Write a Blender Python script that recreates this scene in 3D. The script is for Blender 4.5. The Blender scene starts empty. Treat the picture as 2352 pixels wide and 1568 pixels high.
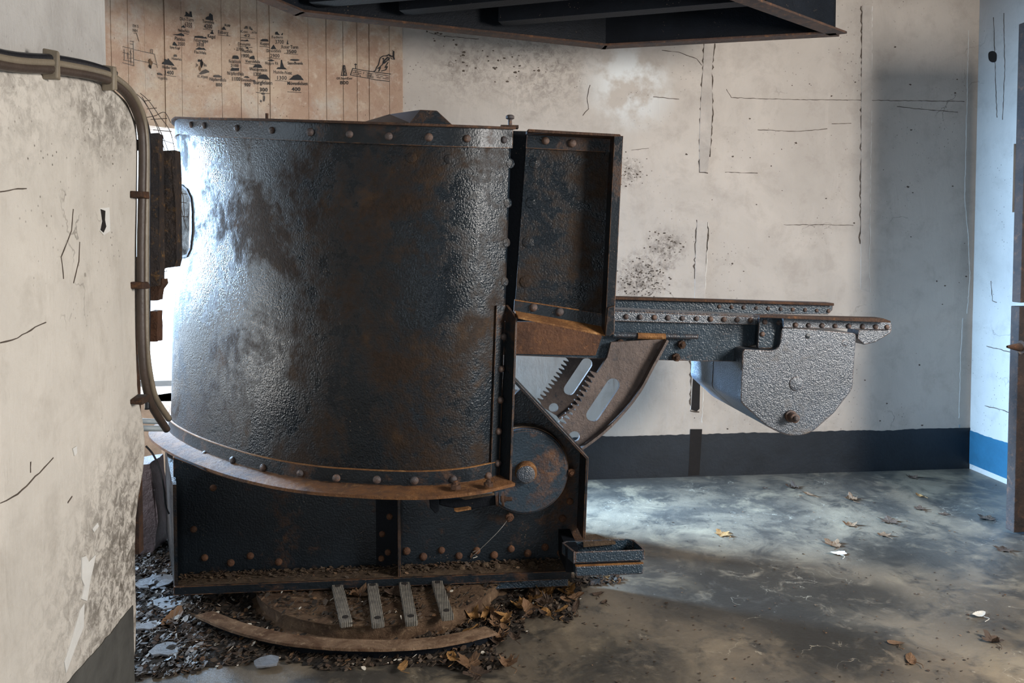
import bpy, bmesh, math, random
from mathutils import Vector, Matrix, noise as mn
random.seed(7)
C = bpy.context.scene.collection
S = bpy.context.scene
R = math.radians

# ------------------------------------------------------------------ camera, light, exposure
F, CX, PY = 1800.0, 1176.0, 629.0            # focal length and principal point of the 2352 x 1568 frame
YAW, PITCH, EYE = R(5.5), R(2.2), 1.5
cam_d = bpy.data.cameras.new('camera'); cam = bpy.data.objects.new('camera', cam_d); C.objects.link(cam)
cam.location = (0, 0, EYE)
cam.rotation_euler = (R(90) - PITCH, 0, -YAW)
cam_d.sensor_width = 36; cam_d.lens = F / 2352 * 36
cam_d.shift_y = -(784 - PY) / 2352
cam_d.clip_start = .05
S.camera = cam
S.view_settings.view_transform = 'Standard'; S.view_settings.look = 'None'
S.view_settings.gamma = 1; S.view_settings.use_curve_mapping = False
S.view_settings.exposure = -0.12
S.cycles.use_denoising = True
S.cycles.max_bounces = 8; S.cycles.diffuse_bounces = 2; S.cycles.glossy_bounces = 4
S.cycles.sample_clamp_indirect = 6

w = bpy.data.worlds.new('sky'); S.world = w; w.use_nodes = True
bg = w.node_tree.nodes['Background']; bg.inputs[0].default_value = (.72, .86, 1, 1); bg.inputs[1].default_value = 5.0

def area(name, loc, target, sx, sy, power, col):
    d = bpy.data.lights.new(name, 'AREA'); d.shape = 'RECTANGLE'; d.size = sx; d.size_y = sy
    d.energy = power; d.color = col
    o = bpy.data.objects.new(name, d); C.objects.link(o); o.location = loc
    o.rotation_euler = (Vector(target) - Vector(loc)).to_track_quat('-Z', 'Y').to_euler()
    return o
# daylight through the doorway in the right wall and the gun embrasure, plus added fill lamps
area('doorway_daylight', (3.50, .95, 2.15), (.35, 3.1, 1.0), .95, 1.15, 255, (1, .945, .885))
area('rear_fill_light', (-.2, -2.75, 1.5), (.2, 3, 1.3), 1.0, 1.9, 12, (1, .94, .87))  # weak fill lamp added behind the viewer, no known source there
e_ = area('embrasure_daylight', (-2.0, 5.25, 1.75), (2.2, 4.3, 0), 1.2, 1.0, 900, (.40, .66, 1)); e_.data.spread = R(85)
area('apron_bounce_fill', (-2.35, 3.35, .9), (-.5, 4.75, 2.75), .7, .5, 20, (1, .92, .82))  # added lamp standing in for light bounced up off the apron

# ------------------------------------------------------------------ frame geometry
sy_, cy_ = math.sin(YAW), math.cos(YAW); sp, cp = math.sin(PITCH), math.cos(PITCH)
RIGHT = Vector((cy_, -sy_, 0)); FWD = Vector((sy_ * cp, cy_ * cp, -sp)); UP = Vector((sy_ * sp, cy_ * sp, cp))
O = Vector((0, 0, EYE))
def ray(px, py): return RIGHT * ((px - CX) / F) + UP * ((PY - py) / F) + FWD
def RY(px, py, Y): d = ray(px, py); return O + d * (Y / d.y)
def RX(px, py, X): d = ray(px, py); return O + d * (X / d.x)
def RZ(px, py, z): d = ray(px, py); return O + d * ((z - EYE) / d.z)
def proj(p):
    v = Vector(p) - O; f = v.dot(FWD)
    return CX + F * v.dot(RIGHT) / f, PY - F * v.dot(UP) / f
def zpix(X, Y, py):
    g = X * sy_ + Y * cy_; v = (PY - py) / F
    return EYE + g * (v * cp - sp) / (cp + v * sp)

# ------------------------------------------------------------------ materials
class G:
    def __init__(s, name):
        s.m = bpy.data.materials.new(name); s.m.use_nodes = True; s.t = s.m.node_tree; s.t.nodes.clear()
        s.out = s.t.nodes.new('ShaderNodeOutputMaterial'); s.b = s.t.nodes.new('ShaderNodeBsdfPrincipled')
        s.t.links.new(s.b.outputs[0], s.out.inputs[0]); s.geo = s.t.nodes.new('ShaderNodeNewGeometry')
        s.P = s.geo.outputs['Position']
    def put(s, sock, v):
        if hasattr(v, 'links') or isinstance(v, bpy.types.NodeSocket): s.t.links.new(v, sock)
        elif isinstance(v, (tuple, list)) and len(v) == 3 and sock.type == 'RGBA': sock.default_value = (*v, 1)
        else: sock.default_value = v
    def n(s, t, ins=(), **props):
        nd = s.t.nodes.new('ShaderNode' + t)
        for k, v in props.items(): setattr(nd, k, v)
        for k, v in dict(ins).items(): s.put(nd.inputs[k], v)
        return nd
    def vec(s, sx, sy, sz, off=(0, 0, 0)):
        return s.n('Mapping', {'Vector': s.P, 'Scale': (sx, sy, sz), 'Location': off}).outputs[0]
    def noise(s, scale, detail=6, rough=.6, dist=0, v=None):
        return s.n('TexNoise', {'Vector': v or s.P, 'Scale': scale, 'Detail': detail, 'Roughness': rough, 'Distortion': dist}).outputs[0]
    def vor(s, scale, feat='F1', v=None, rnd=1):
        return s.n('TexVoronoi', {'Vector': v or s.P, 'Scale': scale, 'Randomness': rnd}, feature=feat).outputs['Distance']
    def rg(s, f, a, b, lo=0, hi=1):
        return s.n('MapRange', {0: f, 1: a, 2: b, 3: lo, 4: hi}).outputs[0]
    def math(s, op, a, b=0):
        return s.n('Math', {0: a, 1: b}, operation=op, use_clamp=False).outputs[0]
    def mix(s, f, a, b, blend='MIX'):
        nd = s.n('Mix', (), data_type='RGBA', blend_type=blend)
        s.put(nd.inputs[0], f); s.put(nd.inputs[6], a); s.put(nd.inputs[7], b); return nd.outputs[2]
    def near(s, c, r0, r1):
        d = s.n('VectorMath', {0: s.P, 1: c}, operation='DISTANCE').outputs['Value']
        return s.rg(d, r0, r1, 0, 1)
    def bump(s, h, st, dist=.01, nrm=None):
        ins = {'Height': h, 'Strength': st, 'Distance': dist}
        nd = s.n('Bump', ins)
        if nrm: s.t.links.new(nrm, nd.inputs['Normal'])
        return nd.outputs[0]
    def done(s, col, rough, nrm=None, metal=0, spec=.5):
        s.put(s.b.inputs['Base Color'], col); s.put(s.b.inputs['Roughness'], rough)
        s.put(s.b.inputs['Metallic'], metal); s.put(s.b.inputs['Specular IOR Level'], spec)
        if nrm: s.put(s.b.inputs['Normal'], nrm)
        return s.m

def plaster(name, base, dirt, stain_amt=.5, spots=(), board=None):
    g = G(name)
    a = g.noise(1.3, 8, .62, .4); b = g.noise(6, 8, .7, .3)
    col = g.mix(g.rg(a, .38, .68), base, tuple(c * .80 for c in base))
    col = g.mix(g.math('MULTIPLY', g.rg(b, .5, .75), .35), col, (dirt[0] * 2.2, dirt[1] * 2.2, dirt[2] * 2.2))
    # trowel streaks
    st = g.noise(1, 6, .65, .8, g.vec(9, 9, 2.2))
    col = g.mix(g.math('MULTIPLY', g.rg(st, .56, .75), .30), col, tuple(min(1, c * 1.12) for c in base))
    # fine specks and pits
    sp_ = g.vor(38); msk = g.noise(2.4, 4, .6)
    f = g.math('MULTIPLY', g.rg(sp_, .16, .06), g.rg(msk, .50, .66))
    col = g.mix(f, col, dirt)
    # hairline cracks and horizontal shuttering lines
    cr = g.n('TexVoronoi', {'Vector': g.n('VectorMath', {0: g.P, 1: g.n('TexNoise', {'Vector': g.P, 'Scale': 3.0, 'Detail': 5}).outputs['Color']}, operation='ADD').outputs[0], 'Scale': 1.25}, feature='DISTANCE_TO_EDGE').outputs['Distance']
    f = g.math('MULTIPLY', g.rg(cr, .008, .002), g.rg(g.noise(1.7, 3), .58, .66))
    col = g.mix(g.math('MULTIPLY', f, .5), col, dirt)
    h = g.math('MULTIPLY', g.noise(30, 8, .7), .5)
    h = g.math('ADD', h, g.math('MULTIPLY', st, 1.1))
    h = g.math('SUBTRACT', h, g.math('MULTIPLY', f, .7))
    for c, r0, r1, amt in spots:
        k = g.math('MULTIPLY', g.near(c, r1, r0), g.rg(g.noise(22, 8, .8, .5), .44, .60))
        col = g.mix(g.math('MULTIPLY', k, amt), col, dirt)
    return g, col, h

STEEL_SEQ = 0
def steel(name, paint=(.0050, .0074, .0100), rust=.35, rough=.30, bump=.55, scale=85, rustcol=(.075, .032, .012), edge=True, spec=.34):
    g = G(name)
    a = g.noise(2.6, 9, .68, .5); b = g.noise(16, 8, .75, .4); c_ = g.noise(60, 5, .7)
    rf = g.math('ADD', g.math('MULTIPLY', a, .62), g.math('MULTIPLY', b, .38))
    lo = .72 - rust * .45
    f = g.rg(rf, lo, lo + .10)
    rc = g.mix(g.rg(c_, .35, .7), rustcol, tuple(v * .35 for v in rustcol))
    rc = g.mix(g.rg(g.noise(9, 4), .55, .75), rc, (rustcol[0] * 1.9, rustcol[1] * 1.9, rustcol[2] * 1.6))
    pc = g.mix(g.rg(g.noise(5, 6, .7), .4, .7), paint, tuple(v * 1.7 for v in paint))
    # small chips down to bare dusty primer
    ch = g.math('MULTIPLY', g.rg(g.vor(70), .22, .10), g.rg(g.noise(7, 5, .7), .56, .66))
    pc = g.mix(ch, pc, (.13, .10, .075))
    col = g.mix(f, pc, rc)
    if edge:
        bv = g.n('Bevel', {'Radius': .006}, samples=4)
        dt = g.n('VectorMath', {0: bv.outputs[0], 1: g.geo.outputs['Normal']}, operation='DOT_PRODUCT').outputs['Value']
        ef = g.math('MULTIPLY', g.rg(dt, .985, .90), g.rg(g.noise(26, 5, .7), .38, .58))
        col = g.mix(ef, col, (.19, .085, .030)); f = g.math('MAXIMUM', f, ef)
    ro = g.rg(f, 0, 1, rough, .72)
    h = g.math('ADD', g.noise(scale * 1.5, 2, .5), g.math('MULTIPLY', g.noise(scale * .55, 3, .5), .55))
    h = g.math('ADD', h, g.math('MULTIPLY', f, .25))
    return g.done(col, ro, g.bump(h, bump, .0045), 0, spec)

def rusty(name, c1, c2, c3, rough=.75, bump=.8, scale=40):
    g = G(name)
    a = g.noise(7, 9, .72, .6); b = g.noise(36, 6, .7)
    col = g.mix(g.rg(a, .36, .6), c1, c2); col = g.mix(g.rg(b, .55, .72), col, c3)
    return g.done(col, rough, g.bump(g.math('ADD', g.noise(scale, 6, .7), g.math('MULTIPLY', a, .8)), bump, .012), 0, .3)

M = {}
M['steel'] = steel('dark_painted_steel', rust=.42, rough=.36, bump=.32)
M['shield'] = steel('pebbled_shield_paint', rust=.57, rough=.23, spec=.25, bump=.58, scale=95, rustcol=(.026, .014, .007), edge=False)
M['cast'] = steel('weathered_casting', paint=(.020, .027, .037), rust=.42, rough=.30, bump=.8, scale=130, rustcol=(.10, .085, .075), spec=1.0)
M['arc'] = rusty('greased_arc_steel', (.085, .068, .062), (.15, .115, .10), (.04, .045, .055), .40, .8, 70)
M['beam'] = steel('cradle_paint', paint=(.017, .027, .037), rust=.34, rough=.32, bump=.6, rustcol=(.11, .052, .028))
M['step'] = steel('blue_step_paint', paint=(.010, .022, .034), rust=.26, rough=.34, spec=.7, bump=.9, scale=110, rustcol=(.16, .10, .07))
M['rust'] = rusty('flaking_rust', (.165, .070, .022), (.060, .028, .014), (.22, .115, .045))
M['darkrust'] = rusty('dark_rust', (.075, .035, .018), (.030, .018, .013), (.15, .065, .024))
M['brownrust'] = rusty('brown_rust', (.115, .052, .026), (.06, .028, .016), (.19, .085, .035))
M['ochre'] = rusty('rust_edge', (.27, .125, .038), (.13, .055, .018), (.36, .20, .08))
M['rivet'] = rusty('rivet_steel', (.11, .065, .045), (.05, .045, .047), (.20, .10, .055), .42, .5, 70)
M['black'] = steel('shade_black_steel', paint=(.004, .005, .007), rust=.25, rough=.6, bump=.4, edge=False, spec=.12)  # shade of hood, gaps and interiors put into a near-black colour
M['dust'] = rusty('dirty_plate', (.085, .055, .032), (.045, .028, .016), (.17, .11, .06), .85, 1.0, 45)
M['railtop'] = rusty('rail_rust', (.22, .14, .085), (.075, .036, .016), (.30, .21, .13), .8, .9, 40)

def ribbed():
    g = G('ribbed_grey_strap')
    wv = g.n('TexWave', {'Vector': g.vec(1, .18, .18), 'Scale': 48, 'Distortion': 2.2, 'Detail': 2}, bands_direction='X').outputs['Fac']
    col = g.mix(g.rg(g.noise(30, 6, .7), .35, .7), (.20, .175, .14), (.07, .063, .052)); col = g.mix(g.math('MULTIPLY', wv, .18), col, (.05, .045, .04))
    return g.done(col, .75, g.bump(g.math('ADD', wv, g.noise(60, 4)), .8, .006))
M['ribbed'] = ribbed()

WB = (.50, .438, .380)
def wall_back_mat():
    sp_ = [(RY(1530, 570, 4.87), .03, .16, .85), (RY(1470, 640, 4.87), .05, .22, .9), (RY(1445, 395, 4.87), .03, .12, .8), (RY(1240, 140, 4.87), .1, .45, .55), (RY(1060, 150, 4.87), .05, .30, .5)]
    g, col, h = plaster('white_plaster', WB, (.085, .065, .052), spots=sp_)
    k = g.math('MULTIPLY', g.near(RY(1445, 195, 4.87), .34, .10), g.rg(g.noise(5, 5), .42, .56))
    col = g.mix(k, col, (.66, .66, .64))
    return g.done(col, .62, g.bump(h, .30, .012), 0, .35)
M['wall_back'] = wall_back_mat()
g, col, h = plaster('left_plaster', (.58, .525, .455), (.095, .078, .06), spots=[(RX(325, 1190, -1.03), .12, .50, .8), (RX(300, 1330, -1.03), .12, .55, .75), (RX(230, 1420, -1.03), .1, .6, .5), (RX(300, 250, -1.03), .03, .22, .7), (RX(240, 230, -1.03), .03, .25, .6), (RX(210, 210, -1.03), .05, .3, .6), (RX(30, 150, -1.03), .03, .35, .5)])
M['wall_left'] = g.done(col, .65, g.bump(h, .38, .012), 0, .3)
g, col, h = plaster('right_plaster', (.50, .475, .44), (.10, .09, .08))
M['wall_right'] = g.done(col, .6, g.bump(h, .30, .012), 0, .35)
def board_mat():
    g = G('board_marked_concrete')
    a = g.noise(2.2, 8, .68, .6); gr = g.noise(1, 7, .7, .6, g.vec(22, 22, 3.0)); fi = g.noise(26, 8, .75)
    col = g.mix(g.rg(a, .38, .60), (.54, .42, .31), (.40, .265, .185)); col = g.mix(g.math('MULTIPLY', g.rg(g.noise(6, 8, .75, .5), .47, .66), .65), col, (.34, .205, .145))
    col = g.mix(g.math('MULTIPLY', g.rg(fi, .54, .68), .45), col, (.66, .56, .45)); col = g.mix(g.math('MULTIPLY', g.rg(g.noise(3.4, 8, .7, .4, g.vec(1, 1, 1, (3, 8, 1))), .52, .66), .55), col, (.50, .47, .41))
    col = g.mix(g.math('MULTIPLY', g.rg(g.noise(48, 5, .7), .58, .70), .35), col, (.20, .13, .09))
    pit = g.math('MULTIPLY', g.rg(g.vor(34), .13, .05), g.rg(g.noise(5, 4), .5, .62)); col = g.mix(pit, col, (.10, .065, .045))
    hole = g.near(RY(740, 255, 4.55), .16, .02); col = g.mix(g.math('MULTIPLY', hole, g.rg(g.noise(14, 7), .45, .62)), col, (.20, .10, .055))
    h = g.math('ADD', g.math('ADD', g.noise(55, 6, .7), g.noise(18, 6, .7)), g.math('MULTIPLY', gr, .6))
    return g.done(col, .8, g.bump(g.math('SUBTRACT', h, pit), .45, .012), 0, .3)
M['board'] = board_mat()
def floor_mat():
    g = G('worn_concrete_floor')
    a = g.noise(.95, 9, .62, .7, g.vec(1, .8, 1, (3.1, 7.4, 0))); b = g.noise(4.5, 9, .72, .6); c_ = g.noise(24, 6, .75); sp9 = g.math('MULTIPLY', g.rg(g.vor(26), .14, .06), g.rg(g.noise(3.1, 4), .52, .62))
    col = g.mix(g.rg(a, .42, .58), (.155, .124, .088), (.055, .048, .040)); f2 = g.math('ADD', g.math('MULTIPLY', a, .5), g.math('ADD', g.math('MULTIPLY', b, .32), g.math('MULTIPLY', c_, .18))); col = g.mix(g.math('MULTIPLY', g.rg(f2, .49, .54), .85), col, (.050, .045, .038))
    col = g.mix(g.math('MULTIPLY', g.rg(b, .50, .64), .8), col, (.036, .033, .029))
    col = g.mix(g.math('MULTIPLY', g.rg(g.noise(3.2, 9, .72, .4, g.vec(1, 1, 1, (9, 2, 4))), .53, .66), .7), col, (.25, .20, .135))
    col = g.mix(g.math('MULTIPLY', g.rg(c_, .58, .72), .35), col, (.30, .26, .20))
    for c, r0, r1, amt in ((RZ(1760, 1350, 0), .26, .44, .9), (RZ(1930, 1480, 0), .16, .30, .9), (RZ(2030, 1270, 0), .08, .26, .85), (RZ(1990, 1370, 0), .10, .24, .85), (RZ(1560, 1390, 0), .05, .3, .7), (RZ(2250, 1420, 0), .05, .32, .6), (RZ(1440, 1530, 0), .1, .34, .7)):
        col = g.mix(g.math('MULTIPLY', g.math('MULTIPLY', g.near(c, r1, r0), g.rg(g.noise(9, 9, .78, .6), .36, .48)), amt), col, (.022, .020, .017))
    cr = g.n('TexVoronoi', {'Vector': g.n('VectorMath', {0: g.P, 1: g.n('TexNoise', {'Vector': g.P, 'Scale': 5.0, 'Detail': 5}).outputs['Color']}, operation='ADD').outputs[0], 'Scale': 1.6}, feature='DISTANCE_TO_EDGE').outputs['Distance']
    f = g.math('MULTIPLY', g.rg(cr, .007, .002), g.rg(g.noise(2.3, 3), .54, .60)); col = g.mix(g.math('MULTIPLY', f, .7), col, (.34, .30, .23))
    col = g.mix(g.math('MULTIPLY', sp9, .6), col, (.30, .27, .23)); ro = g.rg(b, .35, .7, .42, .28)
    return g.done(col, ro, g.bump(g.math('ADD', g.noise(45, 7, .75), g.math('MULTIPLY', b, .8)), .28, .012), 0, .5)
M['floor'] = floor_mat()
def flat(name, c, rough=.7, var=.4, bump=.3, scale=40, spec=.4):
    g = G(name); a = g.noise(6, 8, .7, .4)
    col = g.mix(g.rg(a, .35, .68), c, tuple(v * (1 - var) for v in c))
    return g.done(col, rough, g.bump(g.noise(scale, 6, .7), bump, .008), 0, spec)
M['band'] = flat('navy_band_paint', (.013, .017, .023), .5, .5)
M['band_bluelit'] = flat('band_paint_blue_light', (.020, .115, .20), .5, .3)  # dark band paint with the blue daylight put into its colour
M['band_grey'] = flat('grey_band_paint', (.085, .080, .070), .7, .5)
M['ceiling'] = flat('grey_ceiling', (.10, .095, .09), .85)
M['ink'] = flat('black_wall_paint', (.020, .019, .020), .75, .3)
M['inkfaint'] = flat('faded_wall_paint', (.085, .070, .060), .8, .3)
M['crack'] = flat('crack_dirt', (.10, .074, .056), .9, .5)
M['crackpale'] = flat('fresh_plaster_edge', (.66, .63, .58), .75, .2)
M['patch'] = flat('grey_filler', (.50, .44, .385), .75, .25, .5)
M['hole'] = flat('painted_recess_shade', (.014, .010, .008), .9, .5)  # near-black colour stands in for the shade inside holes and recesses
M['plate'] = rusty('pivot_rust', (.14, .086, .048), (.060, .032, .017), (.24, .16, .095), .8, 1.0, 45)
M['conc'] = flat('tan_concrete', (.44, .31, .22), .85, .4, .8, 25)
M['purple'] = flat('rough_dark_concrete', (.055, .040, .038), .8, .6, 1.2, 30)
M['rock'] = flat('purple_rough_concrete', (.16, .115, .12), .55, .6, 1.4, 22)
M['out'] = flat('outside_apron', (.07, .062, .055), .9, .3)
M['cable'] = flat('brown_cable', (.065, .045, .034), .42, .4, .3, 60)
M['cable2'] = flat('olive_cable', (.21, .17, .12), .34, .3, .3, 60)
M['cable3'] = flat('black_cable', (.012, .012, .015), .4, .3)
M['tube'] = flat('galvanised_tube', (.32, .36, .38), .4, .2)
M['wire'] = flat('rusty_wire', (.05, .032, .022), .6, .4)
M['soil'] = flat('leaf_mould', (.024, .016, .010), .9, .7, 1.6, 30)
M['leaf'] = flat('dry_leaf', (.16, .085, .040), .7, .5, .5, 60)
M['leafdark'] = flat('dark_leaf', (.065, .038, .023), .75, .5, .5, 60)
M['leafgold'] = flat('golden_leaf', (.30, .155, .050), .65, .4, .5, 60)
M['leafpale'] = flat('pale_leaf', (.55, .50, .42), .6, .3, .5, 60)
M['slate'] = flat('wet_slate', (.17, .18, .20), .22, .4, .8, 40, .6)
M['chips'] = flat('litter_chips', (.070, .046, .028), .7, .75, .6, 14)
M['wetchips'] = flat('wet_litter_chips', (.055, .046, .042), .20, .7, .6, 14, .6)
M['thread'] = flat('spider_silk', (.45, .42, .38), .6, .2)
M['post'] = rusty('post_rust', (.055, .036, .026), (.020, .017, .017), (.19, .10, .03), .6, 1.0, 30)
M['door'] = rusty('door_rust', (.040, .024, .018), (.018, .013, .012), (.085, .04, .022), .7, .7, 30)

# ------------------------------------------------------------------ object helpers
W = {}
def tag(o, label=None, cat=None, group=None, kind=None):
    if label: o['label'] = label
    if cat: o['category'] = cat
    if group: o['group'] = group
    if kind: o['kind'] = kind
    return o
def place(o, loc, parent=None):
    W[o] = Vector(loc)
    if parent: o.parent = parent; o.location = W[o] - W[parent]
    else: o.location = W[o]
def obj(name, bm, mat, parent=None, origin=None, bevel=0, smooth=False, mats=None):
    bmesh.ops.recalc_face_normals(bm, faces=bm.faces[:])
    vs = [v.co for v in bm.verts]
    lo = Vector([min(v[i] for v in vs) for i in range(3)]); hi = Vector([max(v[i] for v in vs) for i in range(3)])
    org = Vector(origin) if origin is not None else Vector(((lo.x + hi.x) / 2, (lo.y + hi.y) / 2, lo.z))
    bmesh.ops.translate(bm, vec=-org, verts=bm.verts[:])
    me = bpy.data.meshes.new(name); bm.to_mesh(me); bm.free()
    for m in (mats or [mat]): me.materials.append(m)
    if smooth: me.polygons.foreach_set('use_smooth', [True] * len(me.polygons))
    o = bpy.data.objects.new(name, me); C.objects.link(o); place(o, org, parent)
    if bevel:
        b = o.modifiers.new('b', 'BEVEL'); b.width = bevel; b.segments = 2; b.limit_method = 'ANGLE'; b.angle_limit = R(35)
    return o
def empty(name, loc):
    o = bpy.data.objects.new(name, None); C.objects.link(o); o.empty_display_size = .1; place(o, loc); return o
def struct(name, bm, mat, bevel=0, parent=None, **k):
    o = obj(name, bm, mat, parent, bevel=bevel, **k)
    if not parent: o['kind'] = 'structure'
    return o
def B(): return bmesh.new()
def add_loop_prism(bm, front, back):
    n = len(front)
    a = [bm.verts.new(p) for p in front]; b = [bm.verts.new(p) for p in back]
    bm.faces.new(a); bm.faces.new(b[::-1])
    for i in range(n): bm.faces.new((a[i], b[i], b[(i + 1) % n], a[(i + 1) % n]))
def prism(pts, Y, th, bm=None, rnd=0):
    """outline given in frame pixels on the plane y = Y, extruded away from the viewer by th"""
    bm = bm or B(); fr = [RY(px, py, Y) for px, py in pts]
    if rnd: fr = roundoff(fr, rnd)
    add_loop_prism(bm, fr, [p + Vector((0, th, 0)) for p in fr]); return bm
def roundoff(pts, r, k=4):
    out = []; n = len(pts)
    for i in range(n):
        p, a, b = pts[i], pts[i - 1], pts[(i + 1) % n]
        d1 = min(r, (a - p).length * .45); d2 = min(r, (b - p).length * .45)
        s, e = p + (a - p).normalized() * d1, p + (b - p).normalized() * d2
        for j in range(k + 1):
            t = j / k; out.append(s * (1 - t) ** 2 + p * 2 * t * (1 - t) + e * t * t)
    return out
def box(x0, x1, y0, y1, z0, z1, bm=None):
    bm = bm or B()
    add_loop_prism(bm, [Vector(p) for p in ((x0, y0, z0), (x1, y0, z0), (x1, y0, z1), (x0, y0, z1))], [Vector(p) for p in ((x0, y1, z0), (x1, y1, z0), (x1, y1, z1), (x0, y1, z1))]); return bm
def catmull(pts, k=8, closed=False):
    pts = [Vector(p) for p in pts]; out = []; n = len(pts)
    for i in range(n - 1):
        p0 = pts[max(i - 1, 0)]; p1 = pts[i]; p2 = pts[i + 1]; p3 = pts[min(i + 2, n - 1)]
        for j in range(k):
            t = j / k
            out.append(.5 * ((2 * p1) + (p2 - p0) * t + (2 * p0 - 5 * p1 + 4 * p2 - p3) * t * t + (3 * p1 - p0 - 3 * p2 + p3) * t ** 3))
    out.append(pts[-1]); return out
def tube(pts, r, bm=None, seg=10, k=8, curve=True):
    bm = bm or B(); P = catmull(pts, k) if curve and len(pts) > 2 else [Vector(p) for p in pts]
    up = Vector((0, 0, 1)); rings = []
    T0 = (P[1] - P[0]).normalized(); N = T0.orthogonal().normalized()
    for i, p in enumerate(P):
        T = (P[min(i + 1, len(P) - 1)] - P[max(i - 1, 0)]).normalized()
        N = (N - T * N.dot(T)).normalized(); Bv = T.cross(N)
        rings.append([bm.verts.new(p + (N * math.cos(a) + Bv * math.sin(a)) * r) for a in [2 * math.pi * j / seg for j in range(seg)]])
    for a, b in zip(rings, rings[1:]):
        for j in range(seg): bm.faces.new((a[j], a[(j + 1) % seg], b[(j + 1) % seg], b[j]))
    bm.faces.new(rings[0][::-1]); bm.faces.new(rings[-1]); return bm
def lathe(prof, c, axis, bm=None, seg=32):
    """profile [(radius, along)] swept about axis through c"""
    bm = bm or B(); ax = Vector(axis).normalized(); u = ax.orthogonal().normalized(); v = ax.cross(u); c = Vector(c); rings = []
    for r, h in prof:
        if r < 1e-6: rings.append([bm.verts.new(c + ax * h)])
        else: rings.append([bm.verts.new(c + ax * h + (u * math.cos(t) + v * math.sin(t)) * r) for t in [2 * math.pi * j / seg for j in range(seg)]])
    for a, b in zip(rings, rings[1:]):
        for j in range(seg):
            A = a[j % len(a)], a[(j + 1) % len(a)]; D = b[j % len(b)], b[(j + 1) % len(b)]
            f = [x for i, x in enumerate((A[0], A[1], D[1], D[0])) if x not in (A[0], A[1], D[1], D[0])[:i]]
            if len(f) > 2: bm.faces.new(f)
    return bm
# rivets: one mesh per kind, copied
def rivet_mesh(kind):
    bm = B()
    if kind == 'dome': lathe([(1, 0), (.97, .25), (.84, .52), (.6, .72), (.3, .83), (0, .86)], (0, 0, 0), (0, 0, 1), bm, 14)
    elif kind == 'flat': lathe([(1.06, 0), (1.03, .10), (.98, .12), (0, .13)], (0, 0, 0), (0, 0, 1), bm, 22)
    elif kind == 'nut':
        lathe([(1, 0), (1, .75), (.85, .85), (.5, .87), (.48, 1.3), (.3, 1.42), (0, 1.44)], (0, 0, 0), (0, 0, 1), bm, 7)
        for v in bm.verts: v.co += Vector([random.uniform(-.09, .09) for _ in range(3)])
    bmesh.ops.recalc_face_normals(bm, faces=bm.faces[:])
    me = bpy.data.meshes.new('rivet_' + kind); bm.to_mesh(me); bm.free()
    if kind != 'nut': me.polygons.foreach_set('use_smooth', [True] * len(me.polygons))
    return me
RM = {}
def rivet(p, nrm, r, parent, kind='dome', mat='rivet', name='rivet'):
    key = (kind, mat)
    if key not in RM: RM[key] = rivet_mesh(kind); RM[key].materials.append(M[mat])
    o = bpy.data.objects.new(name, RM[key]); C.objects.link(o)
    q = Vector(nrm).to_track_quat('Z', 'Y'); s = r * random.uniform(.93, 1.07)
    place(o, p, parent); o.rotation_mode = 'QUATERNION'; o.rotation_quaternion = q; o.scale = (s, s, s * random.uniform(.9, 1.1)); return o
FRONT = Vector((0, -1, 0))

# ------------------------------------------------------------------ room shell
H, YB, XR, XL = 3.12, 4.87, 3.54, -1.03
PIV = Vector((-.35, 3.45, 0)); RL, RS = 1.42, 1.30
bm = box(-1.9, XR + .3, -2.9, YB + .3, -.3, 0); struct('floor', bm, M['floor'])
struct('ceiling', box(-2.1, XR + .3, -2.9, YB + .3, H, H + .3), M['ceiling'])
xb0 = RY(920, 300, YB).x
struct('wall_back', box(xb0, XR + .3, YB, YB + .3, 0, H), M['wall_back'])
def wall_with_door(name, mat, y0, y1, dy0, dy1, dz):
    bm = box(XR, XR + .3, y0, dy0, 0, H); box(XR, XR + .3, dy1, y1, 0, H, bm); box(XR, XR + .3, dy0, dy1, dz, H, bm)
    return bm
# right wall with a doorway behind the viewer's right and a small niche
NY0, NY1 = RX(2327, 400, XR).y, RX(2420, 400, XR).y
ny = sorted((NY0, NY0 - .45)); nz = (RX(2332, 487, XR).z, RX(2332, 330, XR).z)
bm = box(XR, XR + .3, -2.9, .35, 0, H); box(XR, XR + .3, .35, 1.55, 2.85, H, bm); box(XR, XR + .3, 1.55, ny[0], 0, H, bm)
box(XR, XR + .3, ny[1], YB, 0, H, bm); box(XR, XR + .3, ny[0], ny[1], 0, nz[0], bm); box(XR, XR + .3, ny[0], ny[1], nz[1], H, bm)
wr = struct('wall_right', bm, M['wall_right'])
struct('niche', box(XR + .14, XR + .29, ny[0], ny[1], nz[0], nz[1]), M['hole'], parent=wr)
# rear wall with a doorway
bm = box(XL, -.75, -2.9, -2.6, 0, H); box(.4, XR, -2.9, -2.6, 0, H, bm); box(-.75, .4, -2.9, -2.6, 2.4, H, bm)
struct('wall_rear', bm, M['ceiling'])
# left wall: upper wall plus the lower pier whose outline rounds over to the embrasure jamb
def onL(px, py, X=XL): return RX(px, py, X)
upper = [onL(px, py) for px, py in ((277, 172), (278, 60), (278, -80))]
ytop = upper[1].y
bm = box(XL - .8, XL - .05, -2.9, ytop, 0, H)
g, col, h = plaster('upper_left_plaster', (.42, .395, .365), (.10, .09, .08)); wl = struct('wall_left', bm, g.done(col, .8, g.bump(h, .6, .02), 0, .3))
edge = [(-30, 138), (130, 160), (215, 176), (262, 194), (297, 226), (318, 275), (323, 330), (322, 450), (321, 560), (321, 690), (321, 800), (322, 880), (325, 915), (334, 955), (339, 1000), (339, 1040), (334, 1090), (325, 1140), (319, 1190), (317, 1250), (318, 1340), (320, 1400), (318, 1490), (314, 1512)]
e3 = [onL(px, py) for px, py in edge]
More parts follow.
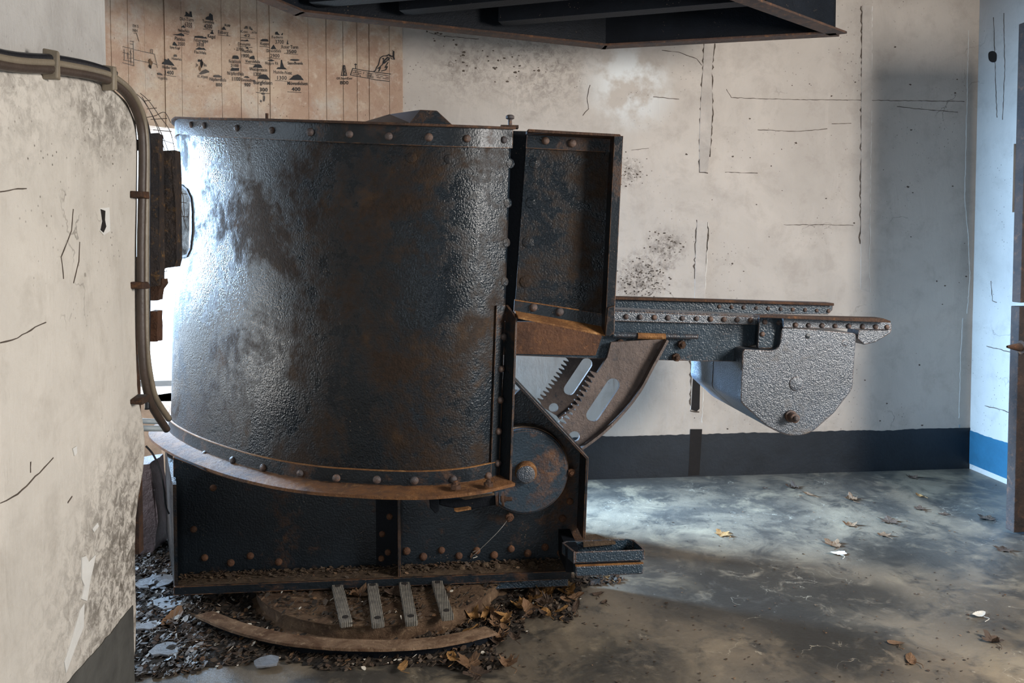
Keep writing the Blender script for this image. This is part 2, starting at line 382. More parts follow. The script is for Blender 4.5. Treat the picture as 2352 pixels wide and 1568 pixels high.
# dense panel so the edge can be rounded and the surface slightly uneven
poly = [Vector((XL, -2.9, 0)), Vector((XL, -2.9, e3[0].z))] + e3 + [Vector((XL, e3[-1].y, 0))]
bm = B(); add_loop_prism(bm, poly, [p + Vector((-1.6, 0, 0)) for p in poly])
bm.normal_update(); bmesh.ops.recalc_face_normals(bm, faces=bm.faces[:])
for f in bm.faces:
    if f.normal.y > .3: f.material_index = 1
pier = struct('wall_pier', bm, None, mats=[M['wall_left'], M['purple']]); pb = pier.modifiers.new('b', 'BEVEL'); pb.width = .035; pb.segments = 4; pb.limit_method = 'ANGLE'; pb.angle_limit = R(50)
# curved front wall: sill under the embrasure and board-marked lintel over it
def arc_wall(a0, a1, r0, r1, z0, z1, n=40):
    bm = B()
    rows = []
    for i in range(n + 1):
        a = R(a0 + (a1 - a0) * i / n); c, s = math.cos(a), math.sin(a)
        rows.append([bm.verts.new((PIV.x + c * r, PIV.y + s * r, z)) for r, z in ((r0, z0), (r1, z0), (r1, z1), (r0, z1))])
    for a, b in zip(rows, rows[1:]):
        for j in range(4): bm.faces.new((a[j], a[(j + 1) % 4], b[(j + 1) % 4], b[j]))
    bm.faces.new(rows[0]); bm.faces.new(rows[-1][::-1]); return bm
aC = math.degrees(math.atan2(YB - PIV.y, xb0 - PIV.x))
def board_wall():
    """lintel with individual shuttering boards: each board is set a few millimetres in or out"""
    bm = B(); a = aC - .6; rnd = random.Random(3)
    while a < 190:
        wdt = rnd.uniform(2.6, 5.0); b = min(a + wdt, 190.5); r = RL + rnd.uniform(-.003, .003)
        for k in range(3):
            t0, t1 = R(a + (b - a) * k / 3), R(a + (b - a) * (k + 1) / 3)
            ins = .0
            f = [Vector((PIV.x + math.cos(t) * rr, PIV.y + math.sin(t) * rr, 0)) for t, rr in ((t0, r), (t1, r), (t1, RL + .4), (t0, RL + .4))]
            lo = [p + Vector((0, 0, 2.12)) for p in f]; hi = [p + Vector((0, 0, H)) for p in f]
            add_loop_prism(bm, lo, hi)
        a = b + rnd.choice((0, .05, .09, .12, .16))
    return bm
bm = board_wall()
for i in range(40):
    t0, t1 = R(aC + 4 + (187 - aC) * i / 40), R(aC + 4 + (187 - aC) * (i + 1) / 40)
    f = [Vector((PIV.x + math.cos(t) * rr, PIV.y + math.sin(t) * rr, 0)) for t, rr in ((t0, RL + .0055), (t1, RL + .0055), (t1, RL + .38), (t0, RL + .38))]
    add_loop_prism(bm, [p + Vector((0, 0, 2.13)) for p in f], [p + Vector((0, 0, H)) for p in f])
wf = struct('wall_front', bm, M['board'])
struct('wall_sill', arc_wall(aC + 4, 138, RS, RS + .5, 0, .62), M['conc'], smooth=False)
struct('wall_outer', box(-3.2, -1.22, 4.52, 5.0, 0, .62), M['conc'])
bm = prism([(290, 1072), (343, 1066), (352, 1120), (362, 1200), (358, 1250), (346, 1288), (290, 1312)], 3.85, .18); bmesh.ops.subdivide_edges(bm, edges=bm.edges[:], cuts=3, use_grid_fill=True)
for v in bm.verts: v.co += mn.noise_vector(v.co * 9) * .012
struct('trim_1', bm, M['rock'])
o = struct('ground_outside', box(-9, -1.75, -3, 9, -.3, -.02), M['out'])
struct('wall_corner', box(xb0 - .02, xb0 + .35, YB + .12, YB + .6, 0, H), M['board'])

# painted bands (thin paint with a ragged upper edge)
def band(name, mat, p0, p1, h, out, seed, step=.02, slope=0):
    rnd = random.Random(seed); bm = B(); d = (p1 - p0); L = d.length; d.normalize(); n = int(L / step); lo = []; hi = []
    for i in range(n + 1):
        s = L * i / n; e = h + slope * s + (mn.noise((s * 3, seed, 0)) * .012 + mn.noise((s * 25, seed, 4)) * .007)
        lo.append(p0 + d * s); hi.append(p0 + d * s + Vector((0, 0, e)))
    a = lo + hi[::-1]; 
    va = [bm.verts.new(p) for p in lo]; vb = [bm.verts.new(p) for p in hi]; vc = [bm.verts.new(p + out) for p in lo]; vd = [bm.verts.new(p + out) for p in hi]
    for i in range(n):
        bm.faces.new((vc[i], vc[i + 1], vd[i + 1], vd[i])); bm.faces.new((vb[i], vb[i + 1], vd[i + 1], vd[i]))
    return struct(name, bm, mat)
hb = RY(1800, 992, YB).z
band('baseboard_back', M['band'], Vector((xb0, YB - .0005, 0)), Vector((XR, YB - .0005, 0)), hb, Vector((0, -.003, 0)), 1)
band('baseboard_right', M['band_bluelit'], Vector((XR - .0005, 2.9, .035)), Vector((XR - .0005, YB, .035)), RX(2260, 998, XR).z - .035, Vector((-.003, 0, 0)), 2)
zl = onL(250, 1450)
band('baseboard_left', M['band_grey'], Vector((XL + .0005, -1, 0)), Vector((XL + .0005, e3[-1].y - .03, 0)), onL(240, 1465).z, Vector((.003, 0, 0)), 3)

# joints, cracks and filler strips on the back wall
def ribbon(pts, wd, bm, nrm, jit=.3, seed=0, lift=.0015):
    """irregular thin strip along a polyline that lies on a wall"""
    rnd = random.Random(seed); P = []
    for a, b in zip(pts, pts[1:]):
        k = max(2, int((b - a).length / .02))
        for j in range(k): P.append(a.lerp(b, j / k))
    P.append(pts[-1]); nrm = Vector(nrm).normalized(); prev = None
    for i, p in enumerate(P):
        T = (P[min(i + 1, len(P) - 1)] - P[max(i - 1, 0)]).normalized(); sd = T.cross(nrm)
        wv = wd * (.55 + rnd.random() * .9) if jit else wd; off = sd * rnd.uniform(-1, 1) * wd * jit * 1.6
        q = p + off + nrm * lift
        cur = [bm.verts.new(q + sd * wv / 2 ), bm.verts.new(q - sd * wv / 2), bm.verts.new(q + sd * wv / 2 - nrm * lift), bm.verts.new(q - sd * wv / 2 - nrm * lift)]
        if prev:
            bm.faces.new((prev[0], cur[0], cur[1], prev[1])); bm.faces.new((prev[0], cur[0], cur[2], prev[2])); bm.faces.new((prev[1], cur[1], cur[3], prev[3]))
        prev = cur
def on_back(lines, wd, name, mat, jit=.3, seed=0, **k):
    bm = B()
    for i, ln in enumerate(lines): ribbon([RY(px, py, YB) for px, py in ln], wd, bm, FRONT, jit, seed + i, **k)
    return obj(name, bm, M[mat], wb_)
wb_ = bpy.data.objects['wall_back']
# strips of filler (vertical construction joints)
def strip(pts, seed, mat='patch', lift=0):
    bm = B(); fr = [RY(px, py, YB) + Vector((random.uniform(-.003, .003), -.0025 - lift, 0)) for px, py in pts]
    add_loop_prism(bm, fr, [p + Vector((0, .003, 0)) for p in fr]); obj('filler_strip', bm, M[mat], wb_)
strip([(1618, 96), (1641, 98), (1634, 170), (1637, 240), (1632, 330), (1625, 395), (1608, 395), (1606, 330), (1610, 240), (1614, 170)], 1)
strip([(1602, 505), (1626, 505), (1621, 600), (1618, 690), (1613, 800), (1609, 940), (1586, 940), (1590, 800), (1595, 690), (1597, 600)], 2)
strip([(1980, 12), (2003, 12), (2002, 200), (1999, 400), (1996, 600), (1998, 672), (1977, 663), (1977, 400), (1979, 200)], 3)
strip([(1585, 985), (1612, 985), (1606, 1090), (1580, 1092)], 4, 'hole', .0025)
strip([(1592, 868), (1609, 862), (1607, 938), (1600, 944), (1587, 940)], 5, 'hole', .0012)  # flat dark strip painted for the shade of a slot, no filler
on_back([[(1617, 100), (1614, 180), (1610, 250), (1607, 330), (1607, 395), (1626, 398)], [(1642, 100), (1634, 170), (1637, 240), (1632, 330), (1628, 360)], [(1601, 505), (1598, 560), (1594, 640)], [(1626, 510), (1623, 580), (1620, 620)], [(1979, 14), (1979, 180), (1977, 420), (1975, 560)], [(1586, 800), (1587, 942), (1606, 946)]], .0085, 'joint_crack', 'crack', .55, 10)
on_back([[(1668, 205), (1680, 224), (1760, 227), (1860, 229), (1990, 230), (2215, 233)], [(985, 75), (1010, 82), (1100, 90)], [(1800, 516), (1880, 516), (1960, 517)], [(1500, 222), (1560, 228)], [(1740, 298), (1830, 302), (1900, 296)], [(1910, 284), (1955, 283)], [(1520, 115), (1560, 120), (1600, 135), (1612, 150)], [(1355, 195), (1348, 225), (1352, 250), (1338, 265)], [(2060, 245), (2110, 250), (2200, 258)], [(1450, 345), (1490, 340)], [(1665, 395), (1740, 398)]], .0032, 'shutter_line', 'crack', .35, 30)
on_back([[(2003, 14), (2002, 200), (2000, 400), (1997, 600), (1999, 672)], [(2225, 70), (2222, 200), (2219, 330), (2216, 450), (2225, 560), (2228, 640), (2221, 720)], [(2211, 730), (2206, 830), (2203, 960)], [(1627, 510), (1622, 620), (1618, 690)], [(1618, 850), (1612, 970)]], .0045, 'pale_joint', 'crackpale', .35, 50)
on_back([[(2203, 975), (2200, 1076)]], .008, 'paint_run', 'tube', .3, 70)
def blotches(pts, name, mat, parent, proj_, nrm, seed, r=(.004, .02), spread=.12, count=12):
    rnd = random.Random(seed); bm = B(); nrm = Vector(nrm); u = nrm.cross(Vector((0, 0, 1))).normalized(); v = Vector((0, 0, 1))
    for px, py in pts:
        c = proj_(px, py)
        for _ in range(count):
            q = c + u * rnd.gauss(0, spread) + v * rnd.gauss(0, spread * .6); rr = rnd.uniform(*r); k = rnd.randint(6, 9)
            bm.faces.new([bm.verts.new(q + nrm * .0012 + (u * math.cos(t) * rnd.uniform(.6, 1.7) + v * math.sin(t) * rnd.uniform(.5, 1)) * rr) for t in [2 * math.pi * j / k for j in range(k)]])
    return obj(name, bm, M[mat], parent)
blotches([(1530, 560), (1480, 630), (1450, 650), (1445, 395), (1500, 660)], 'mould_spots', 'crack', wb_, lambda a, b: RY(a, b, YB), FRONT, 5, (.001, .0065), .075, 70)
blotches([(1150, 160), (1200, 150), (1010, 80), (1080, 130)], 'chipped_plaster', 'crack', wb_, lambda a, b: RY(a, b, YB), FRONT, 6, (.002, .009), .07, 12)
blotches([(1700, 300), (1850, 450), (2100, 200), (2080, 400), (1750, 560), (2150, 650), (1900, 120), (2090, 900), (1700, 980)], 'plaster_pits', 'crack', wb_, lambda a, b: RY(a, b, YB), FRONT, 7, (.002, .008), .25, 7)
# marks on the right wall
def on_right(lines, wd, name, mat, seed):
    bm = B()
    for i, ln in enumerate(lines): ribbon([RX(px, py, XR) for px, py in ln], wd, bm, (-1, 0, 0), .35, seed + i)
    return obj(name, bm, M[mat], wr)
on_right([[(2266, 795), (2300, 803), (2335, 813)], [(2262, 932), (2300, 940), (2330, 953)], [(2306, 30), (2308, 160), (2303, 275)], [(2282, 40), (2290, 270)], [(2276, 645), (2280, 690), (2290, 695)]], .004, 'wall_crack', 'crack', 90)
bm = B(); fr = roundoff([RX(px, py, XR) + Vector((-.002, 0, 0)) for px, py in ((2270, 120), (2281, 116), (2290, 122), (2289, 142), (2279, 144), (2271, 138))], .02)
add_loop_prism(bm, fr, [p + Vector((.003, 0, 0)) for p in fr]); obj('cable_hole', bm, M['hole'], wr)
# marks on the left wall
def on_left(lines, wd, name, mat, seed, jit=.35):
    bm = B()
    for i, ln in enumerate(lines): ribbon([RX(px, py, XL) for px, py in ln], wd, bm, (1, 0, 0), jit, seed + i)
    return obj(name, bm, M[mat], pier)
on_left([[(0, 788), (40, 775), (80, 752), (105, 740)], [(0, 1155), (40, 1135), (90, 1085), (122, 1052)], [(168, 480), (164, 530), (140, 590), (146, 640)], [(182, 555), (180, 600), (168, 650)], [(70, 1060), (70, 1085)], [(155, 1155), (165, 1140)], [(0, 440), (60, 432)]], .003, 'wall_crack', 'crack', 120)
def left_patch(pts, name, mat, d=.003):
    bm = B(); fr = [RX(px, py, XL) + Vector((d, 0, 0)) for px, py in pts]; add_loop_prism(bm, fr, [p + Vector((-d, 0, 0)) for p in fr]); return obj(name, bm, M[mat], pier)
left_patch([(186, 1330), (186, 1280), (196, 1276), (202, 1290), (218, 1273), (213, 1300), (205, 1335), (198, 1380), (185, 1375), (192, 1345)], 'flaked_plaster', 'crackpale')
left_patch([(210, 1215), (222, 1200), (225, 1208), (214, 1222)], 'flaked_plaster', 'crackpale')
left_patch([(165, 1030), (174, 1024), (175, 1040), (169, 1047)], 'flaked_plaster', 'crackpale')
left_patch([(182, 1400), (192, 1385), (190, 1440), (170, 1490), (150, 1545), (146, 1520), (165, 1460)], 'flaked_plaster', 'crackpale')
left_patch([(228, 478), (250, 476), (252, 530), (237, 540), (228, 530), (232, 505)], 'chiselled_recess', 'crackpale', .002)
left_patch([(229, 480), (240, 484), (239, 505), (242, 520), (236, 534), (229, 528), (233, 508)], 'chiselled_recess', 'hole', .003)

# ------------------------------------------------------------------ writing on the curved front wall
def cylhit(px, py, r):
    d = ray(px, py); o = O - PIV
    a = d.x ** 2 + d.y ** 2; b = 2 * (o.x * d.x + o.y * d.y); c = o.x ** 2 + o.y ** 2 - r * r
    t = (-b + math.sqrt(b * b - 4 * a * c)) / (2 * a); p = O + d * t
    return math.atan2(p.y - PIV.y, p.x - PIV.x), p.z
def cyl(th, z, r): return Vector((PIV.x + math.cos(th) * r, PIV.y + math.sin(th) * r, z))
RW = RL - .0036
ZM = {'A': (275, 10, .11478), 'B': (490, 40, .11478), 'C': (750, 100, .07653)}
TXT = {}
def text_mesh(s):
    if s in TXT: return TXT[s]
    cu = bpy.data.curves.new('t', 'FONT'); cu.body = s; cu.size = 1; cu.resolution_u = 2; cu.space_character = 1.05; cu.offset = .012
    o = bpy.data.objects.new('t', cu); C.objects.link(o)
    me = bpy.data.meshes.new_from_object(o.evaluated_get(bpy.context.evaluated_depsgraph_get()))
    V = [v.co.copy() for v in me.vertices]; Fc = [tuple(p.vertices) for p in me.polygons]
    bpy.data.objects.remove(o); bpy.data.curves.remove(cu); bpy.data.meshes.remove(me)
    TXT[s] = (V, Fc); return TXT[s]
def mark(zm, label, sils=(), texts=(), lines=(), lw=9, mat='ink', name='rock_marking'):
    ox, oy, k = ZM[zm]; bm = B()
    def P(x, y, r=RW): return cylhit(ox + x * k, oy + y * k, r)
    for poly in sils:
        # jitter the outline a little and paint it on the wall
        pts = []
        for a, b in zip(poly, poly[1:] + poly[:1]):
            for j in range(3):
                t = j / 3; q = (a[0] + (b[0] - a[0]) * t, a[1] + (b[1] - a[1]) * t)
                pts.append((q[0] + random.uniform(-4, 4), q[1] + random.uniform(-4, 4)))
        bm.faces.new([bm.verts.new(cyl(*P(*q), RW)) for q in pts])
    for s, x0, x1, y0, y1, h in texts:
        V, Fc = text_mesh(s); xs = [v.x for v in V]; lo, hi = min(xs), max(xs)
        (ta, za), (tb, zb) = P(x0, y0), P(x1, y1); hz = P(x0, y0 - h)[1] - za
        vs = []
        for v in V:
            t = (v.x - lo) / (hi - lo); vs.append(bm.verts.new(cyl(ta + (tb - ta) * t, za + (zb - za) * t + v.y / .72 * hz, RW)))
        for f in Fc:
            try: bm.faces.new([vs[i] for i in f])
            except ValueError: pass
    for ln in lines:
        wd = lw
        if isinstance(ln, tuple): wd, ln = ln
        q = [P(*p) for p in ln]; wz = wd * k / F * 4.6 / 2
        for (ta, za), (tb, zb) in zip(q, q[1:]):
            du, dv = (tb - ta) * RW, zb - za; L = math.hypot(du, dv) or 1; nu, nv = -dv / L * wz, du / L * wz; eu, ev = du / L * wz * .6, dv / L * wz * .6
            c = [(ta * RW - eu + nu, za - ev + nv), (tb * RW + eu + nu, zb + ev + nv), (tb * RW + eu - nu, zb + ev - nv), (ta * RW - eu - nu, za - ev - nv)]
            bm.faces.new([bm.verts.new(cyl(u / RW, z, RW)) for u, z in c])
    bmesh.ops.triangulate(bm, faces=bm.faces[:])
    o = obj(name, bm, M[mat], wf); o['label'] = label; return o
def rk(zm, what, sils, texts, lines=(), **kw): mark(zm, 'painted rock silhouette lettered ' + what, sils, texts, lines, **kw)
rk('A', 'Turm 6300', [[(1290, 235), (1320, 200), (1315, 140), (1345, 150), (1370, 205), (1395, 200), (1400, 140), (1440, 145), (1455, 255)]], [('Dkr-Turm', 1205, 1480, 318, 345, 70), ('6300', 1300, 1450, 445, 455, 92)], [[(1370, 458), (1445, 468)]])
rk('A', 'Turmfels 4200', [[(1715, 300), (1730, 255), (1790, 235), (1790, 190), (1810, 175), (1865, 215), (1870, 330)]], [('Turmfels', 1655, 1890, 365, 395, 66), ('4200', 1690, 1850, 480, 488, 92)], [[(1665, 490), (1870, 520)]])
rk('A', 'Nebelfels', [[(1225, 460), (1275, 415), (1330, 480)]], [('Nebelfels', 1170, 1395, 545, 572, 66)], [[(1275, 585), (1380, 597)]])
rk('A', 'Plateau 3500', [[(1060, 600), (1200, 600), (1235, 570), (1290, 610), (1290, 640), (1150, 622)]], [('Plateau', 1105, 1305, 715, 735, 76), ('3500', 1165, 1305, 825, 830, 75)])
rk('A', 'Spitz Kopf', [[(1050, 820), (1090, 740), (1165, 830)]], [('Spitz Kopf', 1005, 1210, 880, 905, 56)])
rk('A', 'Felsgruppe 3800', [[(1490, 663), (1500, 630), (1540, 645), (1575, 625), (1610, 650), (1650, 630), (1690, 655), (1725, 645), (1750, 690)]], [('Felsgruppe', 1485, 1770, 742, 765, 72), ('3800', 1535, 1685, 840, 846, 75)])
rk('A', 'Flachfels', [[(1505, 900), (1590, 855), (1640, 885), (1680, 865), (1735, 915)]], [('Flachfels', 1495, 1730, 978, 1003, 62)])
rk('A', 'Kegel', [[(1810, 590), (1830, 550), (1850, 515), (1885, 595)]], [('Kegel', 1765, 1915, 660, 688, 72)])
rk('A', 'Hüterfels', [[(1075, 1045), (1090, 1005), (1140, 1000), (1150, 1055)]], [('Hüterfels', 1040, 1240, 1105, 1130, 56)], mat='inkfaint')
rk('A', 'Weißer Stein 1400', [[(840, 1195), (880, 1150), (905, 1140), (900, 1090), (930, 1100), (930, 1135), (975, 1080), (1000, 1125), (1060, 1175), (1100, 1230)]], [('Weißer Stein', 850, 1140, 1280, 1308, 66), ('1400', 915, 1080, 1400, 1408, 82)], [[(890, 1412), (1130, 1445)]])
rk('A', 'Hügelfels', [[(755, 1380), (800, 1365), (850, 1395), (870, 1420), (770, 1412)]], [('Hügelfels', 775, 955, 1490, 1515, 56)], mat='inkfaint')
rk('A', 'with a chipped name ending in ls', [[(1560, 1140), (1575, 1100), (1620, 1105), (1630, 1130), (1590, 1150)]], [('Ja', 1515, 1570, 1235, 1238, 66), ('ls', 1690, 1740, 1240, 1245, 66)])
rk('A', 'Kl. Alpen', [[(1575, 1390), (1640, 1335), (1720, 1295), (1795, 1345), (1790, 1365), (1680, 1388), (1620, 1405)]], [('Kl.Alpen', 1560, 1765, 1468, 1480, 62)], mat='inkfaint')
rk('B', 'Nipferdfels 800', [[(0, 1180), (20, 1150), (100, 1150), (170, 1175), (170, 1200), (20, 1198)]], [('Nipferdfels', -72, 260, 1262, 1285, 68), ('800', 55, 180, 1380, 1385, 74)], mat='inkfaint')
rk('B', 'Eisberg', [[(165, 240), (215, 180), (265, 255)]], [('Eisberg', 95, 300, 322, 342, 72), ('Riff', 225, 345, 175, 195, 50)], [[(95, 350), (340, 375)]])
rk('B', 'Kon erbe with a worn number', [[(615, 235), (650, 170), (690, 180), (690, 230), (650, 215)], [(715, 220), (735, 170), (760, 220), (790, 240), (760, 260)]], [('Kon', 545, 690, 305, 315, 58), ('erbe', 775, 880, 320, 328, 55), ('42', 610, 740, 392, 396, 62)], [[(540, 400), (830, 430)]], mat='inkfaint')
rk('B', 'Dreispitz 2700', [[(525, 468), (560, 450), (640, 460), (680, 440), (715, 480)]], [('Dreispitz', 500, 745, 555, 565, 58), ('2700', 465, 600, 665, 668, 66)], [[(500, 575), (780, 600)]])
rk('B', 'Hutfels 1900', [[(640, 620), (675, 590), (715, 630)]], [('Hutfels', 575, 785, 700, 712, 72), ('1900', 570, 720, 800, 803, 74)])
rk('B', 'Felsblock 2100', [[(380, 825), (400, 770), (430, 760), (495, 770), (515, 835)]], [('Felsblock', 320, 555, 913, 916, 72), ('2100', 355, 510, 990, 992, 60)])
rk('B', 'Nilpferdfels 1100', [[(345, 1065), (380, 1005), (440, 1020), (515, 1015), (515, 1070)]], [('Nilpferdfels', 285, 610, 1145, 1165, 72), ('1100', 385, 545, 1265, 1270, 80)])
rk('B', 'Einsiedler 900', [[(610, 1205), (650, 1175), (695, 1175), (725, 1215)]], [('Einsiedler', 565, 825, 1275, 1288, 60), ('900', 625, 745, 1380, 1382, 74)])
rk('B', 'Vierckfels', [[(725, 830), (730, 790), (780, 800), (790, 765), (815, 770), (830, 840)]], [('Vierckfels', 640, 935, 903, 916, 62)], [[(640, 920), (900, 945)]])
rk('B', 'Wetterstein 1200', [[(795, 1005), (840, 945), (900, 935), (950, 945), (985, 1010)]], [('Wetterstein', 725, 1080, 1062, 1085, 72), ('1200', 815, 960, 1170, 1172, 74)])
rk('B', 'Burgfelsen 300', [[(885, 1225), (930, 1160), (1000, 1135), (1060, 1150), (1100, 1200), (1135, 1245)]], [('Burgfelsen', 810, 1180, 1332, 1346, 80), ('300', 930, 1090, 1480, 1484, 80)], [[(855, 1500), (1130, 1525)]])
rk('B', 'Kuppe', [[(945, 475), (965, 440), (1010, 430), (1085, 435), (1110, 485)]], [('Kuppe', 945, 1115, 552, 556, 64)], [[(930, 577), (1125, 597)]])
rk('B', 'Dreickfels 2900', [[(1145, 635), (1205, 545), (1265, 635)]], [('Dreickfels', 1070, 1355, 695, 700, 64), ('2900', 1140, 1325, 800, 803, 74)], [[(1090, 810), (1340, 830)]])
rk('B', 'Federn 3700', [[(1235, 345), (1240, 290), (1280, 285), (1310, 330), (1335, 350)], [(1360, 350), (1380, 310), (1395, 320), (1380, 360)]], [('Federn', 1170, 1390, 418, 422, 54), ('3700', 1240, 1410, 525, 528, 80)])
rk('B', 'Roter Turm 3500', [[(1465, 540), (1485, 440), (1505, 540)]], [('Roter Turm', 1365, 1700, 622, 628, 72), ('3500', 1465, 1665, 715, 718, 72)], [[(1415, 720), (1695, 740)]])
rk('B', 'Nipple Rk', [[(1085, 860), (1160, 835), (1230, 870), (1160, 882)]], [('Nipple Rk', 1045, 1305, 940, 946, 60)])
rk('B', 'Hunde-Nest 1300', [[(1255, 1035), (1290, 1000), (1350, 995), (1350, 850), (1375, 850), (1385, 995), (1440, 1005), (1480, 1040)]], [('Hunde-Nest', 1205, 1575, 1118, 1144, 70), ('1300', 1280, 1470, 1245, 1248, 80)], [[(1235, 1262), (1470, 1275)]])
rk('B', 'Sandbank', [[(1525, 855), (1560, 835), (1690, 835), (1730, 857), (1620, 876)]], [('Sandbank', 1485, 1800, 940, 944, 60)])
rk('B', 'Mövenfelsen 400', [[(1515, 1245), (1570, 1215), (1600, 1165), (1690, 1140), (1750, 1170), (1810, 1255)]], [('Mövenfelsen', 1480, 1890, 1350, 1355, 74), ('400', 1570, 1745, 1470, 1473, 80)], [[(1485, 1488), (1760, 1503)]])
mark('C', 'painted lattice tower lettered GR.SaumEsse 800', (), [('GR.SaumEsse', 300, 770, 1075, 1075, 70), ('800', 410, 660, 1225, 1225, 110)],
     [(16, [(500, 650), (455, 960)]), (16, [(550, 650), (610, 960)]), (24, [(440, 955), (612, 958)]), (14, [(500, 655), (552, 655)]), (30, [(525, 660), (522, 950)]), [(540, 745), (585, 800), (540, 850), (598, 905), (545, 950)]], lw=16, name='tower_marking')
mark('C', 'painted sea wall with a cross and a rocky cliff', (), (),
     [(22, [(790, 742), (720, 945)]), (18, [(720, 945), (1010, 1000), (1250, 1040), (1430, 1080), (1890, 1135)]), (22, [(790, 742), (930, 770), (1110, 805), (1430, 850), (1930, 915)]), (18, [(1010, 945), (1015, 1000)]),
      (22, [(870, 600), (875, 745)]), (30, [(845, 625), (900, 625)]), [(800, 800), (1040, 845)], [(790, 860), (1040, 900)], [(770, 910), (1010, 945)], [(880, 800), (870, 880)], [(960, 870), (955, 935)], [(1120, 850), (1110, 910)], [(1190, 880), (1400, 910)], [(1180, 940), (1410, 985)], [(1200, 990), (1410, 1025)], [(1250, 860), (1240, 1030)], [(1340, 900), (1330, 1010)],
      [(1450, 905), (1870, 970)], [(1490, 960), (1570, 970)], [(1620, 985), (1690, 995)], [(1510, 1010), (1630, 1035)], [(1690, 1040), (1870, 1065)], [(1780, 1005), (1870, 1022)],
      (26, [(1420, 840), (1480, 800), (1500, 720), (1560, 640), (1590, 520), (1615, 430), (1700, 375), (1790, 370), (1870, 330), (1950, 375), (2010, 385)]), (34, [(1800, 370), (1870, 335), (1950, 390)]), (44, [(2015, 240), (2010, 400), (2035, 470)]), (20, [(2015, 240), (1985, 210)]), (18, [(1930, 420), (1970, 465), (2040, 470)]),
      (22, [(1670, 460), (1720, 440), (1700, 540), (1690, 620), (1620, 690)]), (40, [(1720, 590), (1750, 500), (1840, 410)]), (30, [(1840, 410), (1890, 440), (1800, 530), (1740, 590)]), (20, [(1880, 450), (1880, 510)]), (28, [(1850, 560), (1800, 640), (1760, 720)]), (26, [(1760, 720), (1830, 690), (1780, 790), (1650, 825)]), (34, [(1540, 740), (1620, 720), (1570, 830)]), (16, [(1620, 690), (1540, 745)])], lw=15, name='sea_wall_marking')
mark('A', 'faint painted outline of a long building with a chimney', (), [('EH 5', 265, 375, 455, 470, 60), ('NH', 265, 355, 545, 560, 60)],
     [[(60, 845), (270, 892)], [(290, 905), (450, 940), (700, 995), (760, 1270)], [(290, 1105), (560, 1160), (740, 1200)], [(620, 970), (622, 900), (660, 905), (658, 985)], [(55, 1165), (290, 1230)], [(270, 735), (285, 1225)], [(70, 1110), (280, 1160)], [(60, 960), (200, 1000)], [(90, 900), (95, 1100)], [(160, 960), (165, 1090)], [(200, 940), (240, 1000)], [(220, 900), (225, 1180)], [(190, 1080), (270, 1075)], [(205, 735), (270, 745)], [(205, 790), (270, 800)], [(280, 575), (340, 580), (385, 740)]], lw=9, mat='inkfaint', name='building_marking')
def chip(px, py, rx, ry, seed, mat='hole'):
    rnd = random.Random(seed); th, z = cylhit(px, py, RW - .001); bm = B()
    bm.faces.new([bm.verts.new(cyl(th + math.cos(t) * rx * rnd.uniform(.6, 1.2) / RW, z + math.sin(t) * ry * rnd.uniform(.6, 1.2), RW - .0008)) for t in [2 * math.pi * j / 11 for j in range(11)]])
    obj('chipped_hole', bm, M[mat], wf)
chip(346, 143, .012, .020, 1, 'railtop'); chip(345, 152, .009, .013, 2); chip(463, 145, .009, .024, 3); chip(459, 157, .010, .016, 4, 'railtop'); chip(607, 226, .005, .020, 5, 'inkfaint'); chip(605, 215, .010, .007, 6, 'inkfaint'); chip(600, 232, .005, .008, 7, 'inkfaint')

# ------------------------------------------------------------------ the gun
gun = tag(empty('casemate_gun', (.2, 3.5, 0)), 'black rusty coastal gun mounting with a tall curved riveted shield', 'gun')
Z0, FL, SHEAR = .566, .10, .036
fl_px = [(1183, 1109), (1100, 1128), (1000, 1139), (900, 1140), (800, 1135), (700, 1127), (600, 1110), (500, 1083), (400, 1043), (345, 1005)]
plan = [RZ(px, py, Z0) for px, py in fl_px] + [Vector((-1.45, 4.12, Z0)), Vector((-1.44, 4.28, Z0))]
plan = catmull(plan, 14)
cum = [0]
for a, b in zip(plan, plan[1:]): cum.append(cum[-1] + (b - a).length)
SL = cum[-1]
def at(s):
    s = min(max(s, 0), SL); i = 0
    while i < len(cum) - 2 and cum[i + 1] < s: i += 1
    t = (s - cum[i]) / (cum[i + 1] - cum[i]); p = plan[i].lerp(plan[i + 1], t)
    T = (plan[min(i + 4, len(plan) - 1)] - plan[max(i - 3, 0)]); T.z = 0; T.normalize()
    return p, Vector((-T.y, T.x, 0))
def sp_at(s, off, z):
    p, n = at(s); q = p - n * FL + n * off; return Vector((q.x + SHEAR * (z - Z0), q.y, z))
tops = [(345, 268), (460, 274), (613, 277), (820, 284), (1210, 298)]
def lerp_tab(tab, x):
    if x <= tab[0][0]: return tab[0][1]
    for (a, b), (c, d) in zip(tab, tab[1:]):
        if x <= c: return b + (d - b) * (x - a) / (c - a)
    return tab[-1][1]
def ztop(s):
    q = sp_at(s, 0, 1.97); px, _ = proj(q)
    return min(zpix(q.x, q.y, lerp_tab(tops, px)), 2.10)
def find(px, py, off=0):
    """point and outward normal of the shield surface seen at a frame pixel"""
    lo, hi = 0, SL * .86; z = 1.2
    for _ in range(40):
        m = (lo + hi) / 2; q = sp_at(m, off, 1.2); z = zpix(q.x, q.y, py); q = sp_at(m, off, z)
        if proj(q)[0] > px: lo = m
        else: hi = m
    return m, z, sp_at(m, off, z), at(m)[1]
